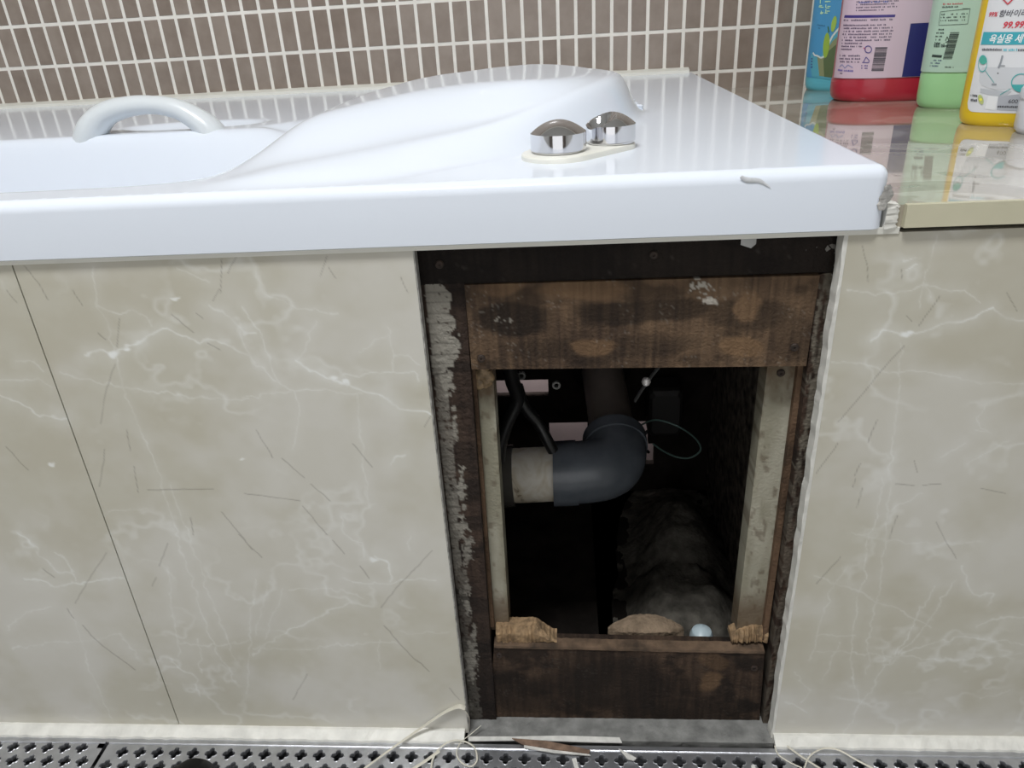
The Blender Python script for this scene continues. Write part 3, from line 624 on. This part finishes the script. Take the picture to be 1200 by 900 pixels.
# ================================================================ FLOOR DRAIN COVERS
def grate(x0, x1, phx, rows, name, label, yedge=-.0185):
    dc = empty(name, ((x0+x1)/2, -.06, 0), label, 'drain cover', None)
    mb = MB(); PXp, PYp = .0184, .0150; ny_ = 40
    def qr(t):
        best = 0
        for k in range(4):
            a_ = t-k*math.pi/2; cx = .0037; rr = .0027; s_ = cx*math.sin(a_)
            if abs(s_) < rr and math.cos(a_) > 0: best = max(best, cx*math.cos(a_)+math.sqrt(rr*rr-s_*s_))
        return max(best, .0026)
    n = 32
    for r, (yc, off) in enumerate(rows):
        k0 = math.ceil((x0-phx-off*PXp)/PXp-.5); k = k0
        y1 = yc+PYp/2; y0 = yc-PYp/2
        X_ = []
        while phx+(k+off+.5)*PXp < x1+1e-9:
            xc = phx+(k+off)*PXp; k += 1
            if xc-PXp/2 < x0-1e-9: continue
            X_.append(xc); R0 = []; R1 = []; R2 = []; R3 = []; R4 = []
            for j in range(n):
                t = 2*math.pi*(j+.5)/n; ct, st = math.cos(t), math.sin(t)
                s_ = min(PXp/2/abs(ct) if abs(ct) > 1e-6 else 9, PYp/2/abs(st) if abs(st) > 1e-6 else 9)
                # pull the samples nearest the corners onto the corners
                ox, oy = s_*ct, s_*st
                q = qr(t); R0.append((xc+ox, yc+oy, 0)); R1.append((xc+(q+.0007)*ct, yc+(q+.0007)*st, 0)); R2.append((xc+q*ct, yc+q*st, .0005)); R3.append((xc+(q-.0004)*ct, yc+(q-.0004)*st, -.0002)); R4.append((xc+(q-.0004)*ct, yc+(q-.0004)*st, -.004))
            mb.rings([R0, R1, R2, R3, R4], False, False)
            # corner fills
            for sx in (-1, 1):
                for sy in (-1, 1):
                    c_ = (xc+sx*PXp/2, yc+sy*PYp/2, 0)
                    js = sorted(range(n), key=lambda j: (R0[j][0]-c_[0])**2+(R0[j][1]-c_[1])**2)[:2]
                    mb.add([c_, R0[js[0]], R0[js[1]]], [(0, 1, 2)])
        if X_:
            mb.add([(x0, y0, 0), (X_[0]-PXp/2, y0, 0), (X_[0]-PXp/2, y1, 0), (x0, y1, 0)], [(0, 1, 2, 3)])
            mb.add([(X_[-1]+PXp/2, y0, 0), (x1, y0, 0), (x1, y1, 0), (X_[-1]+PXp/2, y1, 0)], [(0, 1, 2, 3)])
    top = rows[0][0]+PYp/2; bot = rows[-1][0]-PYp/2
    mb.add([(x0, top, 0), (x1, top, 0), (x1, yedge, 0), (x0, yedge, 0)], [(0, 1, 2, 3)])
    mb.add([(x0, bot, 0), (x1, bot, 0), (x1, -.123, 0), (x0, -.123, 0)], [(0, 1, 2, 3)])
    bmx = mb.mesh('perforated_plate', True, 30, [M['steel']])
    bm = bmesh.new(); bm.from_mesh(bmx); bmesh.ops.remove_doubles(bm, verts=bm.verts, dist=1e-5); bmesh.ops.recalc_face_normals(bm, faces=bm.faces); bm.to_mesh(bmx); bm.free()
    local(put('perforated_plate', bmx, dc), dc)
    MB().tube([(x0, yedge+.001, -.0005), (x1, yedge+.001, -.0005)], .0014, 8, 1).box(x0, x1, yedge+.0005, yedge+.002, -.008, 0).build('folded_edge', M['steel'], dc)
    return dc
xsm = float(PZ(127, 868, 0)[0])
cA = PZ(143, 882, 0); cB = PZ(95, 878, 0)
grate(xsm+.0025, 1.0, float(cA[0]), [(float(PZ(600, 887, 0)[1])-.002-.0150*i, .5*(i % 2)) for i in range(5)], 'drain_cover', 'long perforated steel drain cover under the hatch')
grate(-.8, xsm-.0015, float(cB[0]), [(float(PZ(600, 887, 0)[1])+.002-.0150*i, .5*(i % 2)) for i in range(5)], 'drain_cover', 'perforated steel drain cover at bottom left corner')
struct(MB().box(-1.4, 1.2, -.0170, -.0125, -.02, .0003).build('trim_3', M['steel'], smooth=False))

# ================================================================ LOOSE BITS ON THE FLOOR
def ribbon(pl, w, m, name, label, cat, th=.0003, z=.004, grp=None):
    pts = [PZ(px, py, zz) if isinstance(zz, float) else None for px, py, zz in pl]
    return tag(MB().tube([tuple(p) for p in pts], w, 8, 6, flat=th if th > .05 else .18).build(name, m, None, angle=60), label, cat, grp)
ribbon([(545, 830, .0395), (536, 828, .041), (517, 837, .031), (485, 859, .010), (455, 880, .005), (425, 902, .005), (405, 917, .004)], [.0028, .0026, .002, .0018, .0015, .0015, .0013], M['strip'], 'plastic_strip', 'cream plastic strip draped from the tile corner onto drain cover', 'plastic strip')
ribbon([(543, 830, .0395), (550, 842, .027), (549, 858, .008)], .0007, M['strip'], 'plastic_strip', 'hair thin cream thread hanging at left tile corner', 'plastic strip')
ribbon([(564, 850, .010), (552, 860, .006), (540, 870, .005), (535, 882, .005), (540, 893, .004), (552, 898, .004), (559, 890, .004), (556, 876, .005), (545, 869, .006), (530, 868, .006), (516, 876, .005), (507, 890, .004), (505, 906, .004)], [.0004, .0008, .001], M['strip'], 'plastic_thread', 'cream thread curled into a small loop on drain cover', 'thread', th=.5)
ribbon([(478, 905, .003), (498, 892, .004), (515, 880, .005)], .0016, M['strip'], 'plastic_strip', 'short cream sliver left of the curled thread', 'plastic strip')
ribbon([(908, 874, .006), (912, 884, .004), (925, 893, .003), (940, 900, .003)], .0007, M['strip'], 'plastic_thread', 'thin thread at foot of the right tile corner', 'thread', th=.5)
ribbon([(922, 874, .006), (940, 887, .004), (962, 901, .003)], .0010, M['strip'], 'plastic_strip', 'straight cream strip crossing drain cover below right tile', 'plastic strip')
ribbon([(942, 902, .003), (949, 886, .005), (965, 877, .006), (983, 879, .006), (1003, 890, .005), (1024, 901, .003)], [.0006, .0009, .0012], M['strip'], 'plastic_thread', 'arched cream thread below right tile', 'thread', th=.5)
def shard(pl, m, name, label, cat, z=.003, th=.0012):
    p = [PZ(px, py, z) for px, py in pl]; n = len(p)
    MBx = MB(); MBx.rings([[(q[0], q[1], z-th) for q in p], [(q[0], q[1], z) for q in p]]); return tag(MBx.build(name, m, None, False), label, cat)
white = mat('white_chip', (.68, .67, .63), .6, var=.15, vscale=100)
shard([(549, 863), (600, 863), (660, 862), (726, 864), (729, 870), (680, 869), (620, 867), (549, 868)], white, 'sealant_strip', 'long white strip of old sealant along hatch foot', 'sealant')
shard([(600, 865), (640, 868), (680, 876), (692, 879), (690, 883), (650, 878), (612, 872)], mat('brown_sliver', (.20, .13, .09), .8, var=.4, vscale=120), 'wood_sliver', 'brown wood sliver with white edge on drain cover', 'wood chip', .0045)
shard([(614, 873), (650, 879), (690, 883), (692, 885), (650, 882), (614, 876)], white, 'sealant_strip', 'narrow white strip edging the brown wood sliver', 'sealant', .0035)
shard([(725, 877), (735, 882), (746, 888), (743, 891), (735, 889)], white, 'plastic_chip', 'pointed white chip on drain cover below hatch centre', 'chip')
shard([(670, 889), (675, 888), (679, 902), (674, 902)], white, 'plastic_chip', 'small white chip left of the pointed chip', 'chip')
shard([(880, 897), (884, 896), (888, 905), (883, 905)], white, 'plastic_chip', 'tiny white chip right of hatch foot on drain cover', 'chip')
p = [PY(869, 276, .003), PY(887, 274, .003), PY(886, 286, .002), PY(880, 291, .001), PY(868, 287, .002)]
mb = MB(); mb.rings([[(q_[0], q_[1], q_[2]) for q_ in p], [(q_[0], q_[1]+.0004, q_[2]) for q_ in p]])
tag(mb.build('tape_scrap', mat('clear_tape', (.42, .42, .41), .3, var=.1), None, False), 'greyish clear tape scrap hanging under the bathtub rim', 'tape')
# black toe at the bottom edge
mb = MB(); tip = PZ(229, 887, .012); rs = []
for t, w_, h_ in [(0, .003, .004), (.005, .017, .014), (.02, .034, .021), (.05, .040, .028), (.10, .043, .038), (.12, .038, .036)]:
    rs.append([(tip[0]+.004+w_*math.cos(a_)*.9, tip[1]-t, max(.0008, .006+h_*math.sin(a_)*.8)) for a_ in np.linspace(0, 2*math.pi, 21)[:-1]])
mb.rings(rs); tag(mb.build('shoe_toe', M['black'], None), 'black rubber shoe toe poking in at the bottom edge', 'shoe')
# ceiling lamp
cl = empty('ceiling_lamp', (-.05, -.62, 2.2), 'square white ceiling lamp above the steel drain covers', 'lamp')
MB().box(-.32, .22, -.80, -.44, 2.17, 2.2).build('lamp_body', M['wall'], cl, False)
MB().box(-.28, .18, -.77, -.47, 2.167, 2.1705).build('diffuser', M['lamp'], cl, False)

# ================================================================ BOTTLES
def text2d(body, size, shear=0, bold=0):
    c = bpy.data.curves.new('t', 'FONT'); c.body = body; c.size = size; c.shear = shear; c.offset = bold; c.resolution_u = 2
    o = bpy.data.objects.new('t', c); COL.objects.link(o)
    me = bpy.data.meshes.new_from_object(o.evaluated_get(bpy.context.evaluated_depsgraph_get()))
    v = [(a.co.x, a.co.y) for a in me.vertices]; f = [tuple(p_.vertices) for p_ in me.polygons]
    bpy.data.objects.remove(o); bpy.data.curves.remove(c); bpy.data.meshes.remove(me); return v, f
_mc = {}
def cm_(rgb, rough=.35):
    k = tuple(rgb)
    if k not in _mc: _mc[k] = mat('print_colour', S(*rgb), rough, coat=.2)
    return _mc[k]
class Bottle:
    def __init__(s, name, label, front_px, rot, a, b, prof, m, grp='cleaning bottles on the marble ledge', ex=2.6):
        s.a, s.b, s.ex = a, b, ex; rt_ = math.radians(rot)
        s.t = np.array([math.cos(rt_), -math.sin(rt_), 0]); s.n = np.array([-math.sin(rt_), -math.cos(rt_), 0])
        fp = PZ(*front_px, ZS); s.fp = fp; s.c = fp-s.n*b; s.c[2] = ZS
        s.root = empty(name, tuple(s.c), label, 'bottle', grp)
        N = 96; th = np.linspace(0, 2*math.pi, N, endpoint=False)
        def cs(sc_): 
            x = np.sign(np.cos(th))*np.abs(np.cos(th))**(2/ex); y = np.sign(np.sin(th))*np.abs(np.sin(th))**(2/ex)
            return x, y
        rs = []
        x, y = cs(1)
        for h, k, rnd in prof:
            X_ = x*a*k; Y_ = y*b*k
            if rnd: rr = rnd; X_ = X_*0+np.cos(th)*rr; Y_ = np.sin(th)*rr
            rs.append([tuple(s.c+s.t*X_[j]-s.n*Y_[j]*-1*-1+np.array([0, 0, h])) for j in range(N)])
        MB().rings(rs).build('body', m, s.root, angle=40)
        # arc length table for the front half, u measured from the front centre
        tt = np.linspace(-math.pi, math.pi, 721); fx = np.sign(np.sin(tt))*np.abs(np.sin(tt))**(2/ex)*a; fy = np.sign(np.cos(tt))*np.abs(np.cos(tt))**(2/ex)*b
        L_ = np.concatenate([[0], np.cumsum(np.hypot(np.diff(fx), np.diff(fy)))]); s.L = L_-L_[360]; s.fx = fx; s.fy = fy
    def uv(s, px, py):                       # picture point to label coordinates on the front plane
        d = ray(px, py); k = ((s.fp-CAM)@s.n)/(d@s.n); P = CAM+d*k; return (float((P-s.fp)@s.t), float(P[2]-ZS))
    def at(s, u, v, off):
        x = np.interp(u, s.L, s.fx); y = np.interp(u, s.L, s.fy)
        g_ = np.array([np.sign(x)*abs(x/s.a)**(s.ex-1)/s.a, np.sign(y)*abs(y/s.b)**(s.ex-1)/s.b]); g_ /= np.linalg.norm(g_)+1e-12
        x += g_[0]*off; y += g_[1]*off
        return tuple(s.c+s.t*x+s.n*y+np.array([0, 0, v]))
    def sheet(s, name, u0, u1, v0, v1, m, off=.0004, rc=0, parent=None, nu=48):
        us = np.linspace(u0, u1, nu); top = []; bot = []
        for u in us:
            dd = min(u-u0, u1-u); k = rc-math.sqrt(max(0, rc*rc-(rc-dd)**2)) if dd < rc else 0
            top.append(s.at(u, v1-k, off)); bot.append(s.at(u, v0+k, off))
        v = top+bot; n = nu; f = [(i, i+1, n+i+1, n+i) for i in range(n-1)]
        mb = MB().add(v, f); p = parent or s.root; return s._fin(mb, name, m, p)
    def _fin(s, mb, name, m, p):
        o = put(name, mb.mesh(name, True, 80, [m]), p)
        loc = Vector(s.root.location); o.matrix_parent_inverse = Matrix.Translation(-loc) if p is s.root else Matrix.Identity(4); return o
    def flat(s, name, v2, f, m, off=.0008, parent=None):
        # split long faces so they follow the curve
        bm = bmesh.new(); vs = [bm.verts.new((u, v, 0)) for u, v in v2]
        for q in f:
            try: bm.faces.new([vs[i] for i in q])
            except ValueError: pass
        if len(f) < 60:
            bmesh.ops.triangulate(bm, faces=bm.faces)
            for _ in range(4):
                le = [e for e in bm.edges if abs(e.verts[0].co.x-e.verts[1].co.x) > .005]
                if not le: break
                bmesh.ops.subdivide_edges(bm, edges=le, cuts=1); bmesh.ops.triangulate(bm, faces=[q for q in bm.faces if len(q.verts) > 3])
        bm.verts.index_update(); v2 = [(v.co.x, v.co.y) for v in bm.verts]; f = [tuple(v.index for v in q.verts) for q in bm.faces]; bm.free()
        mb = MB().add([s.at(u, v, off) for u, v in v2], f); return s._fin(mb, name, m, parent or s.root)
    def text(s, body, px, py, hpx, m, parent, shear=0, bold=0, rot=0, sq=1, shape='printing'):
        u0, v0 = s.uv(px, py); _, v1 = s.uv(px, py-hpx); size = (v1-v0)/.72
        v, f = text2d(body, size, shear, bold*size); cr, sr = math.cos(rot), math.sin(rot)
        return s.flat(shape, [(u0+(a_*cr*sq-b_*sr), v0+(a_*sr*sq+b_*cr)) for a_, b_ in v], f, m, .0009, parent)
    def rect(s, pts, m, parent, off=.0008, n=10):
        # quad given in picture points TL,TR,BR,BL, subdivided
        q = [np.array(s.uv(*p_)) for p_ in pts]; v = []; f = []
        for i in range(n+1):
            t = i/n; v.append(tuple(q[0]*(1-t)+q[1]*t)); v.append(tuple(q[3]*(1-t)+q[2]*t))
        for i in range(n): f.append((2*i, 2*i+2, 2*i+3, 2*i+1))
        return s.flat('printing', v, f, m, off, parent)
    def poly(s, pts, m, parent, off=.001):
        v = [s.uv(*p_) for p_ in pts]; return s.flat('printing', v, [tuple(range(len(v)))], m, off, parent)
    def disc(s, px, py, rx, ry, m, parent, off=.001, ring=None, tilt=0):
        n = 28; pt = lambda k: [(px+rx*k*math.cos(t), py+ry*k*math.sin(t)-tilt*rx*k*math.cos(t)) for t in np.linspace(0, 2*math.pi, n+1)[:-1]]
        if ring is None: return s.poly(pt(1), m, parent, off)
        v = [s.uv(*p_) for p_ in pt(1)+pt(ring)]; return s.flat('printing', v, [(i, (i+1) % n, n+(i+1) % n, n+i) for i in range(n)], m, off, parent)
    def line(s, pts, w, m, parent, off=.0011):
        v = []; f = []
        for (x0, y0), (x1, y1) in zip(pts[:-1], pts[1:]):
            L_ = math.hypot(x1-x0, y1-y0) or 1; nx_, ny_ = -(y1-y0)/L_*w/2, (x1-x0)/L_*w/2; k = len(v)
            v += [s.uv(x0+nx_, y0+ny_), s.uv(x1+nx_, y1+ny_), s.uv(x1-nx_, y1-ny_), s.uv(x0-nx_, y0-ny_)]; f.append((k, k+1, k+2, k+3))
        return s.flat('printing', v, f, m, off, parent)
    def smalltext(s, x0, y0, x1, lines, dy, h, slope, lean, m, parent, seed=1, fill=.82):
        rd = random.Random(seed); v = []; f = []
        for r in range(lines):
            y = y0+r*dy; x = x0-lean*r*dy; xe = (x1[r] if isinstance(x1, (list, tuple)) else x1)-lean*r*dy
            while x < xe:
                w = rd.uniform(.8, 1.6)
                if rd.random() < fill:
                    yy = y+slope*(x-x0); k = len(v); hh = h*rd.uniform(.7, 1)
                    v += [s.uv(x, yy-hh), s.uv(x+w*.8, yy-hh), s.uv(x+w*.8, yy), s.uv(x, yy)]; f.append((k, k+1, k+2, k+3))
                x += w+.25
        return s.flat('printing', v, f, m, .0009, parent)
    def barcode(s, x0, y0, x1, y1, lean, m, parent, seed=3):
        rd = random.Random(seed); v = []; f = []; y = y0
        while y < y1:
            h = rd.choice([.35, .5, .8, 1.1]); sh = -lean*(y-y0); k = len(v)
            v += [s.uv(x0+sh, y), s.uv(x1+sh, y-.3), s.uv(x1+sh, y+h-.3), s.uv(x0+sh, y+h)]; f.append((k, k+1, k+2, k+3)); y += h+rd.choice([.3, .45, .7])
        return s.flat('printing', v, f, m, .0009, parent)
def prof(H, neck=.014, band=None):
    p_ = [(0, .90, 0), (.002, .95, 0), (.006, .985, 0), (.012, 1, 0)]
    if band: p_ += [(band-.002, 1, 0), (band, .985, 0)]
    p_ += [(H*.62, .985 if band else 1, 0), (H*.70, .95, 0), (H*.77, .80, 0), (H*.82, .55, 0), (H*.85, 0, neck*1.15), (H*.88, 0, neck), (H*.885, 0, neck*1.5), (H*.99, 0, neck*1.4), (H, 0, neck*1.2)]
    return p_

# yellow bathroom cleaner
D = Bottle('spray_bottle', 'yellow bottle with white label showing a washbasin, nearest on the marble ledge', (1186, 149.5), 30, .050, .030, prof(.27), mat('yellow_plastic', (.80, .55, .012), .3, coat=.3, var=.03))
u0, v0 = D.uv(1140, 127); uT, vT = D.uv(1150, -40)
lab = D.sheet('label', -.045, .045, v0-.004, .165, cm_((226, 228, 232)), rc=.008)
D.rect([(1150, 38), (1215, 37), (1215, 52), (1146.5, 53)], cm_((64, 170, 186)), lab)
D.text('욕실용 세정제', 1157, 50, 8.0, cm_((240, 245, 246)), lab, .2, .02, sq=.86)
D.text('99%', 1156, 20, 5.6, cm_((214, 66, 84)), lab, .2, .02, sq=.85); D.text('항바이러스', 1169, 19.5, 6.4, cm_((74, 72, 84)), lab, .2, .01)
D.text('99.99%', 1174, 33, 7.5, cm_((214, 66, 84)), lab, .2, .03)
D.line([(1173, -3), (1181, 5), (1190, -4)], 1.6, cm_((206, 60, 80)), lab)
D.smalltext(1149, 60, 1174, 1, 4, 3, -.02, 0, cm_((80, 80, 90)), lab, 4, .9); D.smalltext(1176, 60, 1191, 1, 4, 3, -.02, 0, cm_((90, 190, 205)), lab, 5, .9); D.smalltext(1193, 60, 1206, 1, 4, 3, 0, 0, cm_((80, 80, 90)), lab, 6, .9)
g1, g2, g3 = cm_((208, 211, 216)), cm_((190, 194, 200)), cm_((150, 155, 162))
D.poly([(1147, 84), (1150, 79), (1215, 79), (1215, 104), (1165, 105), (1150, 101), (1146, 95)], g1, lab, .0007)
D.poly([(1148, 104), (1180, 107), (1186, 107), (1180, 112), (1166, 113), (1148, 109)], g2, lab, .0007)
D.poly([(1158, 112), (1170, 113), (1166, 129), (1154, 128)], cm_((236, 238, 240)), lab, .0008)
D.poly([(1170, 113), (1215, 108), (1215, 131), (1168, 129)], cm_((178, 182, 190)), lab, .0007)
D.line([(1175, 65), (1173, 73), (1170, 80)], 2.2, g3, lab); D.line([(1171, 77), (1178, 77)], 1.2, g3, lab); D.disc(1169.5, 86, .9, .9, cm_((90, 90, 95)), lab)
tq = cm_((74, 178, 178))
D.disc(1150.5, 75, 6, 10, tq, lab, .0012, .88, .1); D.disc(1151, 71, 5, 5, cm_((80, 178, 160)), lab, .0011); D.line([(1154, 83), (1165, 97)], .7, tq, lab); D.line([(1162, 99), (1168, 99)], 2, g3, lab)
D.disc(1197, 97, 12, 11, tq, lab, .0012, .9); D.poly([(1186, 99), (1208, 99), (1206, 105), (1197, 108), (1189, 105)], tq, lab, .0011); D.line([(1184, 104), (1172, 111)], .7, tq, lab)
D.smalltext(1134, 114, 1144, 2, 5.5, 3.2, .03, 0, cm_((50, 50, 55)), lab, 8, .95)
D.disc(1149, 117, 3.6, 5.2, cm_((190, 200, 130)), lab, .0011, None, -.6); D.disc(1149, 117, 1.8, 1.6, cm_((245, 240, 90)), lab, .0013)
D.text('600 ml', 1181, 121, 5, cm_((40, 40, 45)), lab); D.smalltext(1169, 126, 1206, 1, 4, 2.6, .02, 0, cm_((40, 40, 45)), lab, 9, .95)
# green
C = Bottle('cleaner_bottle', 'pale green bottle with barcode label, between the red-based and yellow bottles', (1128, 128), 24, .050, .031, prof(.25, band=.038), mat('green_plastic', (.36, .68, .33), .3, coat=.3, var=.03))
lab = C.sheet('label', -.062, .062, .0395, .155, cm_((184, 214, 196)), off=.0006)
bkc = cm_((50, 66, 60))
C.barcode(1113.5, 38, 1124.5, 69, .28, bkc, lab, 4); C.line([(1128, 10), (1137, 10), (1134, 28), (1099, 30), (1101, 14), (1137, 10)], .5, bkc, lab)
C.smalltext(1104, 6, 1128, 1, 4, 2.2, -.04, 0, cm_((190, 90, 90)), lab, 20); C.smalltext(1103, 9.5, 1124, 1, 4, 2, -.04, 0, bkc, lab, 21); C.smalltext(1102, 18, [1133, 1132, 1131], 3, 3.6, 1.8, -.04, .1, bkc, lab, 22, .6)
C.smalltext(1097, 36, [1106]*5, 5, 4, 2.2, -.02, .28, bkc, lab, 23); C.rect([(1091, 64.5), (1104, 65), (1103, 68), (1090, 67.5)], bkc, lab, n=3)
C.smalltext(1093, 56, 1106, 1, 4, 5, -.02, .2, bkc, lab, 51, .95); C.smalltext(1090, 72, [1102]*3, 3, 3.3, 1.8, 0, .28, cm_((70, 90, 120)), lab, 24)
C.smalltext(1106, 79.5, 1119, 1, 4, 1.6, .02, 0, bkc, lab, 25)
C.line([(1108, 48), (1110, 43), (1112, 48), (1108, 50)], .8, bkc, lab); C.smalltext(1105, 55, 1110, 1, 4, 2, 0, 0, bkc, lab, 26)
# pink / red
Bb = Bottle('detergent_bottle', 'large bottle with pink label, navy panel and crimson base, back of ledge', (1048, 119), 8, .0705, .042, prof(.30, band=.027), mat('crimson_plastic', (.42, .018, .04), .28, coat=.3, var=.05))
lab = Bb.sheet('label', -.084, .084, .0285, .19, cm_((212, 190, 206)), off=.0006)
nv = cm_((44, 44, 110)); dk = cm_((80, 70, 96))
uN, vN = Bb.uv(1056, 94); _, vN2 = Bb.uv(1078, 27)
Bb.sheet('printing', uN, .083, .0290, vN2, nv, off=.0009, parent=lab, nu=20)
Bb.rect([(986.5, 18.5), (1049.5, 17), (1048.5, 20.2), (985.5, 21.7)], cm_((62, 48, 130)), lab)
Bb.smalltext(1004, 3, [1052, 1048, 1051, 1036], 4, 3.4, 1.8, -.03, .05, dk, lab, 30); Bb.smalltext(1007, 3.9, 1040, 1, 3, 2.2, -.03, 0, cm_((60, 90, 170)), lab, 31, .95)
Bb.smalltext(985, 25.5, 1048, 1, 3, 2.2, -.03, 0, dk, lab, 32); Bb.smalltext(985, 31.5, [1038, 1046, 1046, 1045, 1045, 1044, 1012, 1012, 1000], 9, 3.55, 2.0, -.03, .06, dk, lab, 33)
Bb.smalltext(981, 67.5, [1008, 1008, 1008], 3, 3.6, 2.0, -.03, .06, dk, lab, 34)
Bb.line([(982, 80), (986, 77), (990, 81), (994, 77), (1000, 80)], 1.2, cm_((150, 150, 190)), lab); Bb.smalltext(979, 85, 1000, 1, 3, 2.3, 0, 0, cm_((90, 84, 170)), lab, 35, .95); Bb.smalltext(978, 88.3, 986, 1, 3, 1.6, 0, 0, dk, lab, 36)
Bb.barcode(1026, 55.5, 1040, 83, .17, cm_((70, 66, 80)), lab, 7)
Bb.disc(1018, 58, 4.3, 4.6, cm_((96, 86, 150)), lab, .0012, .75); Bb.line([(1013, 56), (1015, 58.5)], 1.2, cm_((210, 60, 80)), lab)
Bb.line([(1012.5, 73), (1015.5, 67), (1019, 71), (1018.5, 73.5), (1011, 73.5)], 1.0, cm_((96, 86, 150)), lab); Bb.smalltext(1010, 78, [1017, 1017], 2, 3, 1.8, 0, 0, cm_((96, 86, 150)), lab, 37)
# teal
Ab = Bottle('cleaner_bottle', 'turquoise bottle with green and blue picture label, farthest left on the ledge', (975, 107), 38, .050, .030, prof(.27), mat('turquoise_plastic', (.12, .50, .62), .3, coat=.3, var=.04))
lab = Ab.sheet('label', -.048, .052, .018, .17, cm_((74, 152, 200)), off=.0005, rc=.004)
Ab.poly([(948, 62), (951, 66), (956, 67.5), (962, 66), (968, 55), (974, 44), (985, 34), (985, 95), (950, 90), (947, 75)], cm_((90, 170, 190)), lab, .0007)
Ab.poly([(957, 66), (963, 68), (969, 58), (976, 48), (985, 40), (985, 92), (960, 89)], cm_((140, 146, 106)), lab, .0008)
Ab.poly([(965, 70), (971, 60), (980, 52), (985, 60), (985, 92), (966, 90)], cm_((92, 110, 72)), lab, .0009)
Ab.line([(951, 62), (953.5, 65), (957.5, 65.5), (962, 68), (966, 66), (970, 54), (976, 42), (986, 30)], 2.0, cm_((214, 226, 220)), lab, .001)
Ab.disc(968.5, 53, 4.0, 14, cm_((150, 184, 66)), lab, .0012, None, 1.2); Ab.disc(977.5, 28, 3.4, 8, cm_((160, 196, 84)), lab, .0012, None, 1.4); Ab.line([(970.5, 31), (971.5, 38)], 1.5, cm_((60, 110, 60)), lab)
rd = random.Random(11)
for cx in (962, 969.5):
    for cy in (-8, 0, 8, 15):
        for _ in range(3):
            x_, y_ = cx+rd.uniform(-2.2, 2.2), cy+rd.uniform(-2.5, 2.5); hz = rd.random() < .5
            Ab.line([(x_-(2 if hz else 0), y_-(0 if hz else 2)), (x_+(2 if hz else 0), y_+(0 if hz else 2))], 1.1, cm_((190, 232, 190)), lab)
Ab.smalltext(955, 30, [966, 962], 2, 3.5, 1.6, .1, 0, cm_((60, 110, 150)), lab, 40); Ab.smalltext(948, 70, [950, 950, 950, 950], 4, 3.3, 2.2, 0, 0, cm_((60, 60, 140)), lab, 41)
# white bottle just inside the right edge
E_ = Bottle('white_container', 'white container showing only its edge at right side of the photo', (1240, 160), 20, .032, .026, [(0, .9, 0), (.003, .98, 0), (.006, 1, 0), (.028, 1, 0), (.030, .97, 0), (.031, 1.02, 0), (.038, 1.02, 0), (.040, .98, 0)], mat('white_plastic', (.72, .74, .80), .35, coat=.2, var=.02))
